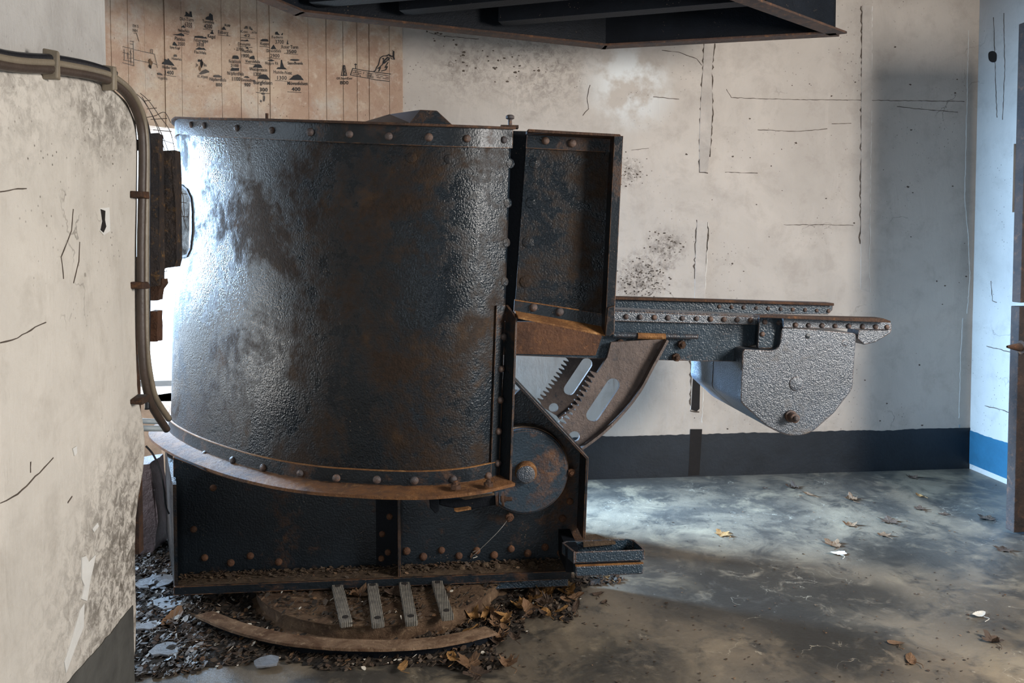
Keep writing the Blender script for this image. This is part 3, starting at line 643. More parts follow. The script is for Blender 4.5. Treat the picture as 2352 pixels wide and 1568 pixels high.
def sheet(s0, s1, z0f, z1f, off, ns, nz, skip=None):
    bm = B(); g_ = []
    for i in range(ns + 1):
        s = s0 + (s1 - s0) * i / ns; a, b = z0f(s), z1f(s)
        g_.append([bm.verts.new(sp_at(s, off, a + (b - a) * j / nz)) for j in range(nz + 1)])
    for i in range(ns):
        for j in range(nz):
            f = (g_[i][j], g_[i + 1][j], g_[i + 1][j + 1], g_[i][j + 1])
            if skip:
                c = sum((v.co for v in f), Vector()) / 4
                if skip(*proj(c), i / ns): continue
            bm.faces.new(f)
    for v in [v for v in bm.verts if not v.link_faces]: bm.verts.remove(v)
    return bm
def solid(o, th, off=-1):
    m = o.modifiers.new('solid', 'SOLIDIFY'); m.thickness = th; m.offset = off; return o
def fix_out(o):
    """make the sheet's normals face outward"""
    me = o.data; p = me.polygons[len(me.polygons) // 3]; c = W[o] + p.center
    if p.normal.dot(Vector((0, -1, 0)) if c.x > -1 else Vector((-1, -.3, 0))) < 0: me.flip_normals()
def port(px, py, u):
    return 404 < px < 440 and 424 < py < 588 and u < .86 and (px - 404) < 36 * min(1, ((py - 418) / 40) ** .5) * min(1, max(0, (600 - py) / 30) ** .5)
pf = []
for px, py in [(402, 424), (415, 426), (428, 436), (437, 456), (440, 485), (440, 530), (436, 570), (428, 587), (415, 590), (402, 590)]:
    m, z, p, n = find(px, py, .004); pf.append((p, sp_at(m, -.085, z)))
zb = lambda s: Z0 + .015
shield = obj('shield_plate', sheet(0, SL, zb, ztop, 0, 230, 100, port), M['shield'], gun, smooth=True); fix_out(shield); solid(shield, .014)
bm = B()
for (a, b), (c, d) in zip(pf, pf[1:]): bm.faces.new([bm.verts.new(q) for q in (a, c, d, b)])
bmesh.ops.remove_doubles(bm, verts=bm.verts[:], dist=1e-5)
solid(obj('port_frame', bm, M['darkrust'], gun), .012, 0)
def wrap(name, s0, s1, z0f, z1f, off, th, mat, parent=gun, ns=120, nz=2):
    o = obj(name, sheet(s0, s1, z0f, z1f, off, ns, nz), M[mat], parent, smooth=False); fix_out(o); solid(o, th); return o
top_ang = wrap('top_angle', 0, SL, lambda s: ztop(s) - (.075 if True else 0), ztop, .010, .009, 'steel')
def lip(name, s0, s1, zf, o0, o1, th, mat, drop=0, ns=120, parent=gun):
    bm = B(); prev = None
    for i in range(ns + 1):
        s = s0 + (s1 - s0) * i / ns; z = zf(s)
        a, b = sp_at(s, o0, z), sp_at(s, o1, z - drop); d = Vector((0, 0, -th))
        cur = [bm.verts.new(p) for p in (a, b, b + d, a + d)]
        if prev:
            for j in range(4): bm.faces.new((prev[j], prev[(j + 1) % 4], cur[(j + 1) % 4], cur[j]))
        else: bm.faces.new(cur)
        prev = cur
    bm.faces.new(prev); return obj(name, bm, M[mat], parent)
lip('top_rim', 0, SL, lambda s: ztop(s) + .006, -.03, .026, .009, 'darkrust')
flange = lip('bottom_flange', 0, SL, lambda s: Z0 + .014, -.01, FL, .012, 'rust', drop=.014)
bot_ang = wrap('bottom_angle', .018, SL, lambda s: Z0 + .012, lambda s: Z0 + .068, .010, .009, 'steel')
lip('angle_edge', .018, SL, lambda s: Z0 + .070, .002, .0115, .003, 'ochre', parent=bot_ang)
zv0, zv1 = find(1160, 1100)[1], find(1160, 700)[1]
side_ang = wrap('side_angle', .008, .052, lambda s: zv0, lambda s: zv1, .010, .009, 'steel', ns=6, nz=6)
bm = B()
fr = [sp_at(.004, o, z) for o, z in ((0, Z0), (.072, Z0), (.072, zv1 - .045), (.01, zv1))]
_, nR = at(.004); tR = Vector((nR.y, -nR.x, 0))
add_loop_prism(bm, fr, [p + tR * -.009 for p in fr]); obj('side_angle_leg', bm, M['steel'], gun)
for px, py in ((440, 286), (470, 288), (545, 294), (625, 299), (713, 303), (803, 308), (893, 313), (985, 315), (1073, 318), (1157, 321)):
    m, z, p, n = find(px, py, .010); rivet(p, n, .0155, top_ang)
for px, py in ((945, 362), (1031, 365), (1172, 375), (1166, 466), (1163, 557), (1159, 647)):
    m, z, p, n = find(px, py, 0); rivet(p, n, .0185, shield, 'flat', 'shield')
for px, py in ((1157, 773), (1151, 847), (1149, 918), (1145, 990), (1143, 1063)):
    m, z, p, n = find(px, py, .010); rivet(p, n, .0145, side_ang)
for px, py in ((471, 1042), (535, 1056), (605, 1073), (690, 1086), (773, 1097), (866, 1101), (952, 1103), (1041, 1100), (1121, 1092)):
    m, z, p, n = find(px, py, .010); rivet(p, n, .0155, bot_ang)
for px, py in ((1047, 1122), (1122, 1116)):
    q = RZ(px, py, Z0 + .012); rivet(q, (0, 0, 1), .02, flange, 'nut', 'darkrust', 'nut')
# pin and nail standing on the rim
_, _, p, _ = find(1194, 296, -.01)
pin = obj('rim_pin', lathe([(.016, 0), (.016, .006), (.009, .008), (.008, .036), (.017, .040), (.017, .050), (.012, .054), (0, .055)], (p.x, p.y, ztop(.02) + .004), (0, 0, 1), seg=16), M['rivet'], gun, smooth=False)
_, _, p, _ = find(613, 275, -.01); obj('rim_stud', lathe([(.006, -.01), (.006, .026), (0, .027)], p, (0, 0, 1), seg=10), M['darkrust'], gun)
_, _, p, _ = find(1170, 292, -.01); obj('rim_clip', box(p.x - .035, p.x + .035, p.y - .015, p.y + .02, p.z - .005, p.z + .007), M['darkrust'], gun)

# wing panel at the rear of the shield
PYW = 3.10
panel = obj('wing_panel', prism([(1211, 300), (1412, 311), (1388, 755), (1182, 716)], PYW, .014), M['shield'], gun)
obj('dark_gap_backing', prism([(1165, 300), (1240, 302), (1215, 725), (1150, 720)], PYW + .05, .02), M['black'], gun)  # black backing added so the gap behind the shield edge stays dark
pt = obj('wing_top_angle', prism([(1211, 301), (1402, 313), (1400, 350), (1208, 340)], PYW - .010, .012), M['steel'], panel)
obj('wing_rim', prism([(1213, 296), (1424, 308), (1428, 314), (1213, 303)], PYW - .085, .10), M['darkrust'], panel, bevel=.002)
wfl = prism([(1411, 312), (1432, 312), (1410, 768), (1389, 768)], PYW - .088, .008); prism([(1411, 312), (1416, 312), (1394, 768), (1389, 768)], PYW - .082, .10, wfl)
obj('wing_flange', wfl, M['steel'], panel, bevel=.0015)
pbt = obj('wing_bottom_angle', prism([(1182, 688), (1392, 722), (1390, 752), (1180, 716)], PYW - .010, .012), M['steel'], panel)
bm = B(); a, b = RY(1181, 712, PYW - .005), RY(1392, 750, PYW - .005); c, d = RY(1390, 768, PYW - .085), RY(1190, 727, PYW - .085); dn = Vector((0, 0, -.008))
add_loop_prism(bm, [a, b, c, d], [q + dn for q in (a, b, c, d)]); obj('wing_bottom_lip', bm, M['ochre'], panel, bevel=.0015)
bm = B(); a, b = RY(1182, 690, PYW - .012), RY(1330, 713, PYW - .012); add_loop_prism(bm, [a, b, b + Vector((0, 0, .004)), a + Vector((0, 0, .004))], [q + Vector((0, .014, 0)) for q in (a, b, b + Vector((0, 0, .004)), a + Vector((0, 0, .004)))])
obj('angle_edge', bm, M['ochre'], pbt)
obj('corner_bracket', prism([(1396, 706), (1413, 701), (1412, 762), (1400, 773), (1390, 770)], PYW - .10, .09), M['steel'], panel, bevel=.003)
for px, py in ((1253, 323), (1314, 329)): rivet(RY(px, py, PYW - .010), FRONT, .0165, pt)
for px, py in ((1225, 706), (1285, 716)): rivet(RY(px, py, PYW - .010), FRONT, .018, pbt)
for px, py in ((1228, 375), (1219, 465), (1213, 556), (1207, 647)): rivet(RY(px, py, PYW), FRONT, .021, panel, 'flat', 'shield')
# unseen far side of the shield, added to block the embrasure light
bm = B(); fp = catmull([Vector(p) for p in ((-1.12, 4.42, 0), (-.8, 4.44, 0), (-.3, 4.40, 0), (.05, 4.34, 0), (.32, 4.24, 0))], 6); prev = None
for p in fp:
    cur = [bm.verts.new((p.x, p.y, Z0)), bm.verts.new((p.x + .04, p.y, 1.94))]
    if prev: bm.faces.new((prev[0], cur[0], cur[1], prev[1]))
    prev = cur
solid(obj('shield_far_baffle', bm, M['shield'], gun), .014, 0)
obj('far_wing_baffle', box(.34, .86, 4.17, 4.184, .97, 1.93), M['steel'], gun)  # unseen plate added to keep embrasure light off the counterweight
# sight hood behind the shield
bm = B(); ff = [RY(px, py, 3.45) for px, py in ((930, 300), (942, 282), (966, 252), (1004, 254), (1044, 291), (1050, 306))]
bb = [RY(px, py, 4.05) for px, py in ((815, 300), (824, 283), (895, 262), (955, 256), (975, 290), (980, 300))]
add_loop_prism(bm, ff, bb); obj('sight_hood', bm, M['steel'], gun, bevel=.003)

# cradle rails
YN, YF = 3.46, 3.86
nb = obj('near_rail', prism([(1150, 738), (1398, 738), (1402, 716), (1748, 729), (1745, 790), (1706, 800), (1690, 830), (1600, 829), (1350, 823), (1150, 815)], YN, .02), M['beam'], gun, bevel=.002)
na = obj('near_rail_angle', prism([(1402, 714), (1745, 728), (1743, 746), (1402, 737)], YN - .02, .02), M['cast'], gun, bevel=.002)
bm = prism([(1400, 709), (1750, 725), (1750, 729), (1400, 714)], YN - .022, .12); obj('rail_cap', bm, M['beam'], na, bevel=.002)
obj('rusty_side_plate', prism([(1165, 738), (1392, 744), (1368, 816), (1165, 812)], YN - .012, .012), M['brownrust'], gun)
fb = obj('far_rail', prism([(1100, 677), (1914, 699), (1912, 712), (1902, 722), (1100, 722)], YF, .02), M['beam'], gun, bevel=.002)
obj('rail_cap', prism([(1100, 673), (1916, 696), (1916, 702), (1100, 679)], YF - .03, .09), M['darkrust'], fb, bevel=.002)
obj('rail_deck', box(-.1, RY(1730, 700, YN).x, YN + .03, YF, RY(1500, 760, YN).z, RY(1500, 758, YN).z), M['black'], gun)
ra = obj('rear_angle', prism([(1800, 729), (2040, 735), (2047, 743), (2048, 757), (1800, 752)], YN - .115, .02), M['cast'], gun, bevel=.002)
obj('rail_cap', prism([(1745, 724), (2030, 731), (2046, 737), (2046, 741), (1745, 729)], YN - .17, .075), M['darkrust'], ra, bevel=.002)
obj('rear_bracket', prism([(1973, 757), (2049, 757), (2046, 765), (2012, 786), (1985, 792), (1969, 778)], YN - .10, .10), M['cast'], gun, bevel=.005)
tie = obj('tie_plate', prism([(1744, 727), (1800, 728), (1806, 745), (1800, 800), (1740, 800)], YN - .07, .02, rnd=.01), M['beam'], gun, bevel=.003)
for i, px in enumerate((1438, 1470, 1503, 1534, 1567, 1600, 1632, 1663, 1693, 1724)): rivet(RY(px, 727 + i * .9, YN - .02), FRONT, .0125, na)
for i, px in enumerate((1827, 1857, 1888, 1918, 1949, 1981, 2011, 2037)): rivet(RY(px, 746 + i * .7, YN - .115), FRONT, .0115, ra)
for i, px in enumerate((1652, 1680, 1708, 1737, 1764, 1793, 1821, 1849, 1876, 1903)): rivet(RY(px, 704 + i * 1.1, YF), FRONT, .0105, fb)
for px, py in ((1757, 739), (1789, 741), (1751, 767)): rivet(RY(px, py, YN - .07), FRONT, .012, tie)
obj('hinge_rod', tube([RY(1408, 769, YN - .03), RY(1602, 773, YN - .03)], .0115, curve=False), M['beam'], gun, smooth=False)
obj('hinge_sleeve', tube([RY(1464, 771, YN - .035), RY(1528, 773, YN - .035)], .0145, curve=False), M['ochre'], gun)
for px, py in ((1424, 788), (1565, 791), (1552, 820)): rivet(RY(px, py, YN - .005), FRONT, .019, nb, 'nut', 'darkrust', 'rusted_bolt')
# counterweight
cw_px = [(1796, 750), (1968, 765), (1963, 832), (1959, 893), (1916, 949), (1868, 991), (1844, 1000), (1814, 1001), (1791, 994), (1761, 979), (1700, 923), (1706, 801), (1776, 805), (1791, 795)]
cw = obj('counterweight', prism(cw_px, 3.36, .355, rnd=.02), M['cast'], gun, bevel=.006)
bm = B(); fr = roundoff([RY(px, py, 3.36) for px, py in cw_px], .02); add_loop_prism(bm, [p + Vector((0, .367, 0)) for p in fr], [p + Vector((0, .69, 0)) for p in fr])
obj('counterweight_rear_half', bm, M['cast'], gun, bevel=.006)
rivet(RY(1829, 881, 3.36), FRONT, .031, cw, 'flat', 'cast', 'plug')
rivet(RY(1941, 787, 3.36), FRONT, .014, cw, 'flat', 'cast', 'plug'); rivet(RY(1855, 772, 3.36), FRONT, .011, cw, 'flat', 'steel', 'plug')
bo = obj('bolt', lathe([(.027, 0), (.027, .012), (.021, .014), (.021, .05), (.018, .052), (.014, .053), (.012, .062), (.006, .068), (0, .069)], RY(1815, 955, 3.36), (0, -1, 0), seg=20), M['rivet'], cw)
# elevating arcs
def arc_outline(teeth=13):
    inner = [(1404, 786), (1395, 820), (1372, 856)]
    a, b = Vector((1372, 856)), Vector((1286, 992)); d = b - a; nrm = Vector((-d.y, d.x)).normalized()
    if nrm.x > 0: nrm = -nrm
    bow = 5
    def ipt(t): return a + d * t + nrm * (-bow * math.sin(math.pi * t))
    tl = []
    for i in range(teeth):
        for u, h in ((0.0, 0), (.18, 3), (.40, 15), (.60, 15), (.82, 3)):
            q = ipt((i + u) / teeth) + nrm * h; tl.append((q.x, q.y))
    out = [(1331, 1027), (1384, 988), (1428, 944), (1466, 895), (1498, 836), (1518, 800), (1530, 778)]
    return inner[:2] + tl + [(1288, 1000)] + [(o.x, o.y) for o in catmull([Vector((x, y, 0)) for x, y in out], 5)]
def capsule(c0, c1, r, n=9):
    c0, c1 = Vector(c0), Vector(c1); d = (c1 - c0).normalized(); a0 = math.atan2(d.y, d.x); o = []
    for i in range(n): t = a0 + math.pi / 2 + math.pi * i / (n - 1); o.append((c0.x + math.cos(t) * r, c0.y + math.sin(t) * r))
    for i in range(n): t = a0 - math.pi / 2 + math.pi * i / (n - 1); o.append((c1.x + math.cos(t) * r, c1.y + math.sin(t) * r))
    return o
YA = 3.42
def arc_part(dy):
    bm = B(); ed = []
    for loop in (arc_outline(), capsule((1408, 884), (1362, 953), 15.5), capsule((1318, 1003), (1320, 1002), 12)):
        vs = [bm.verts.new(RY(px, py, YA) + Vector((0, dy, 0))) for px, py in loop]
        ed += [bm.edges.new((vs[i], vs[(i + 1) % len(vs)])) for i in range(len(vs))]
    bmesh.ops.triangle_fill(bm, use_beauty=True, edges=ed)
    bmesh.ops.recalc_face_normals(bm, faces=bm.faces[:])
    o = obj('elevating_arc', bm, M['arc'], gun)
    if o.data.polygons[0].normal.y > 0: o.data.flip_normals()
    solid(o, .022)
    oc = catmull([RY(x, y, YA) + Vector((0, dy, 0)) for x, y in ((1331, 1030), (1384, 990), (1428, 946), (1466, 897), (1498, 838), (1518, 802), (1530, 780))], 5); bm = B(); prev = None
    for i, p in enumerate(oc):
        T = (oc[min(i + 1, len(oc) - 1)] - oc[max(i - 1, 0)]).normalized(); nn = Vector((-T.z, 0, T.x)) * .011
        if nn.x > 0: nn = -nn
        cur = [bm.verts.new(q) for q in (p + Vector((0, -.045, 0)), p + nn + Vector((0, -.045, 0)), p + nn + Vector((0, .07, 0)), p + Vector((0, .07, 0)))]
        if prev:
            for j in range(4): bm.faces.new((prev[j], prev[(j + 1) % 4], cur[(j + 1) % 4], cur[j]))
        else: bm.faces.new(cur)
        prev = cur
    bm.faces.new(prev); obj('arc_rim', bm, M['arc'], o)
arc_part(0); arc_part(.62)

# lower carriage
YC = 3.34
cheek = obj('near_cheek', prism([(398, 1050), (440, 1066), (480, 1084), (560, 1108), (610, 985), (1100, 985), (1197, 892), (1343, 1050), (1338, 1312), (398, 1342)], YC, .02), M['steel'], gun)
obj('far_cheek', prism([(560, 1035), (700, 1035), (740, 960), (1100, 960), (1197, 905), (1310, 1020), (1305, 1230), (560, 1250)], 4.0, .02), M['black'], gun)
def edge_flange(pts, y0, y1, th, name, mat):
    bm = B()
    fr = [RY(px, py, y0) for px, py in pts]; nn = []
    for i in range(len(fr)):
        T = (fr[min(i + 1, len(fr) - 1)] - fr[max(i - 1, 0)]).normalized(); nn.append(Vector((T.z, 0, -T.x)) * -th)
    loop = fr + [p + n for p, n in zip(fr, nn)][::-1]
    add_loop_prism(bm, loop, [p + Vector((0, y1 - y0, 0)) for p in loop]); return obj(name, bm, M[mat], gun, bevel=.002)
edge_flange([(1150, 838), (1197, 886), (1352, 1051), (1345, 1238)], 3.20, YC + .02, -.012, 'cheek_flange', 'steel')
zl0 = RY(1000, 1322, 3.22).z
xl0, xr0 = RY(400, 1330, 3.22).x, RY(1312, 1310, 3.22).x
base = obj('base_ledge', box(xl0, xr0, 3.22, YC, zl0 - .03, zl0), M['dust'], gun, bevel=.004)
obj('base_lip', box(xl0, xr0, 3.212, 3.222, zl0 - .034, zl0 + .001), M['steel'], base)
obj('base_sill', box(RY(1020, 1320, 3.24).x, xr0 - .01, 3.235, 3.5, zl0 - .075, zl0 - .032), M['step'], gun, bevel=.003)
obj('base_body', box(xl0 + .05, xr0 - .05, 3.40, 4.02, zl0 - .05, zl0 - .01), M['black'], gun)
zt = .525
bm = box(RY(914, 1200, 3.22).x, RY(919, 1200, 3.22).x, 3.22, YC, zl0, zt + .02); obj('stiffener', bm, M['steel'], gun)
rib = obj('stiffener_leg', box(RY(864, 1200, YC).x, RY(920, 1200, YC).x, YC - .012, YC, zl0, zt + .02), M['black'], gun)
xbk = RY(381, 1150, 3.9).x
bm = B(); lo = [Vector(p) for p in ((xl0, 3.222, zl0 - .02), (xl0 + .014, 3.222, zl0 - .02), (xbk + .03, 3.9, zl0 - .02), (xbk, 3.9, zl0 - .02))]; add_loop_prism(bm, lo, [Vector((p.x, p.y, Z0 - .03)) for p in lo])
obj('end_plate', bm, M['shield'], gun)
for px, py in ((934, 1265), (972, 1278), (1014, 1263), (1054, 1276), (1095, 1264), (1135, 1274), (1174, 1260), (1212, 1270), (1252, 1256), (1288, 1269), (1309, 1151), (1292, 1190), (1305, 1230)): rivet(RY(px, py, YC), FRONT, .0165, cheek, mat='brownrust')
for px, py in ((470, 1280), (530, 1292), (575, 1276), (640, 1290), (490, 1120), (445, 1215)): rivet(RY(px, py, YC), FRONT, .015, cheek, mat='brownrust')
for px, py in ((895, 1186), (878, 1226), (891, 1268), (876, 1282)): rivet(RY(px, py, YC - .012), FRONT, .014, rib, mat='brownrust')
for px, py in ((935, 1303), (978, 1307), (1061, 1305), (1114, 1299), (1141, 1302), (1178, 1294), (1222, 1297)): rivet(RZ(px, py, zl0), (0, 0, 1), .017, base, mat='dust')
bm = B(); rnd = random.Random(21)
for _ in range(900):
    x, y = rnd.uniform(xl0, xr0), YC - .004 - abs(rnd.gauss(0, .045)); 
    if y < 3.225: continue
    rr = rnd.uniform(.003, .011); a0 = rnd.random() * 6; u = Vector((1, 0, rnd.gauss(0, .5))).normalized(); v = Vector((0, 1, rnd.gauss(0, .5))).normalized(); c = Vector((x, y, zl0 + rnd.random() * .010 + .001))
    f = bm.faces.new([bm.verts.new(c + (u * math.cos(a0 + j * 1.257) + v * math.sin(a0 + j * 1.257) * .6) * rr) for j in range(5)]); f.material_index = rnd.choices((0, 1, 2, 3), (5, 4, 3, 1))[0]
tag(solid(obj('ledge_dirt', bm, None, base, mats=[M['chips'], M['dust'], M['leafdark'], M['railtop']]), .0012), kind='stuff')
gc = RY(1208, 1083, 3.25)
cover = obj('gear_cover', lathe([(.0, 0), (.172, 0), (.181, -.006), (.183, -.016), (.183, -.10), (.17, -.17), (.0, -.17)], gc, (0, -1, 0), seg=64), M['beam'], gun)
obj('cover_rim', lathe([(.1835, -.020), (.1865, -.022), (.1865, -.098), (.1835, -.10)], gc, (0, -1, 0), seg=64), M['railtop'], cover)
hub = obj('hub', lathe([(.047, 0), (.047, .004), (.0445, .022), (.040, .030), (.034, .032)], gc, (0, -1, 0), seg=32), M['ochre'], cover)
obj('hub_face', lathe([(.041, .029), (.034, .0335), (.02, .036), (0, .0365)], gc + Vector((-.002, 0, -.003)), (0, -1, 0), seg=28), M['cast'], hub)
for px, py in ((1312, 1083), (1170, 1186)): rivet(RY(px, py, 3.26), FRONT, .018, cheek, 'nut', 'brownrust', 'rusted_bolt')
obj('far_gear_cover', lathe([(.0, 0), (.18, 0), (.18, -.1), (0, -.1)], RY(1208, 1083, 3.25) + Vector((0, .66, .03)), (0, -1, 0), seg=40), M['beam'], gun)
# traversing latch under the flange
lt = obj('latch_body', prism([(1008, 1147), (1138, 1138), (1140, 1160), (1085, 1170), (1030, 1166), (1008, 1160)], 3.05, .12), M['black'], gun, bevel=.006)
obj('latch_bracket', prism([(984, 1141), (1009, 1141), (1009, 1172), (1000, 1180), (988, 1167)], 3.03, .10), M['black'], lt, bevel=.004)
obj('latch_bar', prism([(1048, 1141), (1131, 1132), (1137, 1137), (1068, 1148)], 3.01, .03), M['dust'], lt, bevel=.002)
obj('latch_tray', prism([(1043, 1173), (1076, 1168), (1083, 1170), (1050, 1176)], 3.02, .06), M['ochre'], lt, bevel=.001)
q = RY(1150, 1146, 3.06)
obj('latch_wheel', lathe([(0, 0), (.012, 0), (.012, .004), (.029, .005), (.029, .013), (.012, .014), (.012, .02), (.008, .02), (.008, .045), (0, .046)], q, (1, -.15, .05), seg=24), M['darkrust'], lt)
obj('latch_wheel', lathe([(0, 0), (.028, 0), (.028, .009), (0, .01)], q + Vector((-.018, 0, 0)), (1, -.15, .05), seg=24), M['darkrust'], lt)
# foot step
YS = 3.08
zs = [RY(1400, y, YS).z for y in (1322, 1297, 1290, 1265)]
xs0, xs1 = RY(1322, 1280, YS).x, RY(1478, 1280, YS).x
step = obj('foot_step', box(xs0, xs1, YS, YS + .008, zs[2], zs[3]), M['step'], gun, bevel=.003)
bm = box(xs0, xs1, YS, YS + .11, zs[0], zs[1]); obj('step_bar', bm, M['step'], step, bevel=.006)
obj('step_bar_edge', box(xs0, xs1, YS - .0015, YS + .012, zs[1] - .001, zs[1] + .003), M['ochre'], step)
zt_ = zs[3]; bm = B(); U = [(xs0 - .004, YS), (xs0 - .035, YS + .10), (xs0 - .02, YS + .115), (xs1 - .04, YS + .115), (xs1 - .015, YS + .10), (xs1, YS + .02), (xs1, YS)]
lo = [Vector((x, y, zs[2])) for x, y in U]; hi = [Vector((x, y, zt_ + .002)) for x, y in U]
for i in range(len(U) - 1): bm.faces.new([bm.verts.new(p) for p in (lo[i], lo[i + 1], hi[i + 1], hi[i])])
bmesh.ops.remove_doubles(bm, verts=bm.verts[:], dist=1e-5); sr = obj('step_rim', bm, M['step'], step); solid(sr, .008, 0)
obj('step_floor', box(xs0, xs1 - .01, YS + .005, YS + .11, zs[2] - .006, zs[2]), M['black'], step)
bm = B(); a, b, c, d = RZ(1338, 1230, zs[3]), RZ(1368, 1226, zs[3]), RZ(1414, 1243, zs[3]), RZ(1340, 1250, zs[3]); add_loop_prism(bm, [a, b, c, d], [v + Vector((0, 0, -.012)) for v in (a, b, c, d)])
obj('step_gusset', bm, M['dust'], gun)
obj('step_hanger', box(xs0 - .03, xs0 + .02, YS + .05, YC, zs[0], zs[3]), M['black'], gun)

# pivot plate, rail and straps on the floor
pc = RZ(880, 1301, .07)
piv = obj('pivot_plate', lathe([(0, .0), (.565, 0), (.565, .012), (.535, .018), (.535, .060), (.545, .066), (.548, .074), (.52, .076), (0, .076)], (pc.x, pc.y, 0), (0, 0, 1), seg=96), M['plate'])
tag(piv, 'round rust-caked pivot plate on the floor under the gun', 'base plate')
obj('turntable_ring', lathe([(0, .0765), (.34, .0765), (.34, zl0 - .05), (0, zl0 - .05)], (pc.x, pc.y, 0), (0, 0, 1), seg=64), M['dust'], gun)
rail_px = [(448, 1412), (520, 1443), (620, 1470), (720, 1484), (830, 1490), (950, 1487), (1050, 1474), (1142, 1452)]
zr = .055; rp = catmull([RZ(px, py, zr) for px, py in rail_px], 8)
def swept(prof, name, mat, parent=None):
    bm = B(); prev = None
    for p in rp:
        inn = Vector((pc.x - p.x, pc.y - p.y, 0)).normalized()
        cur = [bm.verts.new(Vector((p.x, p.y, 0)) + inn * a + Vector((0, 0, z + mn.noise((p.x * 30, p.y * 30, z)) * .0015))) for a, z in prof]
        if prev:
            for j in range(len(cur)): bm.faces.new((prev[j], prev[(j + 1) % len(cur)], cur[(j + 1) % len(cur)], cur[j]))
        else: bm.faces.new(cur)
        prev = cur
    bm.faces.new(prev); return obj(name, bm, M[mat], parent)
rl = empty('arc_rail', (pc.x, rp[40].y, 0)); tag(rl, 'curved rusty floor rail half buried in leaf litter before the pivot plate', 'rail')
swept([(0, zr - .010), (0, zr), (.066, zr), (.066, zr - .010)], 'rail_head', 'railtop', rl); swept([(.03, 0), (.03, zr - .008), (.042, zr - .008), (.042, 0)], 'rail_web', 'black', rl)
names = ['leftmost grey ribbed strap lying on the round pivot plate', 'second grey ribbed strap from the left on the pivot plate', 'third grey ribbed strap from the left on the pivot plate', 'rightmost grey ribbed strap lying on the round pivot plate']
for i, (a, b) in enumerate((((774, 1338), (796, 1428)), ((855, 1336), (869, 1430)), ((928, 1333), (946, 1426)), ((1003, 1330), (1029, 1413)))):
    p, q = RZ(*a, .106), RZ(*b, .094); d = (q - p).normalized(); sd = d.cross(Vector((0, 0, 1))).normalized(); un = sd.cross(d).normalized() * -1
    if un.z < 0: un = -un
    hw, th = .022, .022; bm = B(); L = (q - p).length
    loop = roundoff([p - sd * hw, q - sd * hw * 1.05, q + sd * hw * 1.05, p + sd * hw], .008)
    add_loop_prism(bm, loop, [v - un * th for v in loop])
    st = obj('ribbed_strap', bm, M['ribbed'], bevel=.003); tag(st, names[i], 'strap', 'straps on the pivot plate')
    for c in (p + d * .025, q - d * .04):
        obj('bolt_hole', lathe([(.0, .0012), (.011, .0012), (.0125, .0)], c, un, seg=16), M['hole'], st)  # flat dark disc painted for the shade in the hole

# ------------------------------------------------------------------ overhead steel hood
zh = 2.60
hx = [RZ(690, 25, zh), RZ(1390, 103, zh), RZ(1918, 74, zh), Vector((.72, 2.98, zh)), Vector((-.3, 2.9, zh)), Vector((-.85, 3.45, zh))]
hood = tag(empty('steel_hood', (.6, 3.6, zh)), 'black angular steel hood with rusty edges hanging under the ceiling', 'hood')
def hood_side(a, b, name='side_plate'):
    d = (b - a).normalized(); n = Vector((d.y, -d.x, 0)); cen = sum(hx, Vector()) / 6
    if n.dot(a - cen) < 0: n = -n
    bm = B(); add_loop_prism(bm, [a, b, Vector((b.x, b.y, H)), Vector((a.x, a.y, H))], [v - n * .012 for v in (a, b, Vector((b.x, b.y, H)), Vector((a.x, a.y, H)))])
    o = obj(name, bm, M['black'], hood)
    bm = B(); e = d * .03; add_loop_prism(bm, [a - e + n * .05, b + e + n * .05, b - n * .03, a - n * .03], [v + Vector((0, 0, -.012)) for v in (a - e + n * .05, b + e + n * .05, b - n * .03, a - n * .03)])
    obj('rim_flange', bm, M['darkrust'], o, bevel=.002)
for i in range(6): hood_side(hx[i], hx[(i + 1) % 6])
def hood_beam(a, b, wd, h):
    p, q = RZ(*a, zh + .02), RZ(*b, zh + .02); d = (q - p).normalized(); n = Vector((d.y, -d.x, 0)) * wd / 2; bm = B()
    add_loop_prism(bm, [p - n, q - n, q + n, p + n], [v + Vector((0, 0, h)) for v in (p - n, q - n, q + n, p + n)]); obj('cross_beam', bm, M['black'], hood, bevel=.002)
hood_beam((925, 30), (1500, -25), .09, .12); hood_beam((1150, 55), (1760, 5), .09, .12); hood_beam((720, 12), (1050, -15), .09, .12)

# ------------------------------------------------------------------ embrasure side: cables, mesh, posts, tubes
cab = tag(empty('cable_run', tuple(onL(322, 560) + Vector((.0, 0, -.9)))), 'brown cables clipped round the rounded edge of the left pier', 'cable')
def vpath(pts, dx):
    P = [RX(px, py, XL + dx) for px, py in pts]
    if pts[0][0] < 0: P = [Vector((XL + dx, y, P[0].z - .02 + (P[0].y - y) * .01)) for y in (-2.58, -1, .4, 1.1)] + P
    return P
c1 = [(-60, 133), (130, 160), (215, 174), (258, 190), (294, 222), (318, 272), (327, 330), (326, 450), (324, 560), (324, 690), (326, 800), (332, 870), (348, 930), (383, 986)]
c2 = [(-60, 118), (130, 146), (215, 162), (262, 178), (302, 213), (326, 262), (335, 330), (335, 450), (334, 560), (334, 690), (336, 790), (344, 860), (358, 915), (388, 962)]
c3 = [(322, 252), (336, 290), (341, 340), (341, 450), (340, 560), (340, 690), (339, 800), (338, 880), (338, 940)]
obj('cable', tube(vpath(c1, .018), .0135), M['cable'], cab, smooth=True)
obj('cable', tube(vpath(c2, .020), .0115), M['cable2'], cab, smooth=True)
obj('cable', tube(vpath(c3, .012), .0085), M['cable3'], cab, smooth=True)
obj('cable', tube(vpath([(-60, 108), (130, 136), (205, 150), (262, 168)], .016), .012), M['cable3'], cab, smooth=True)
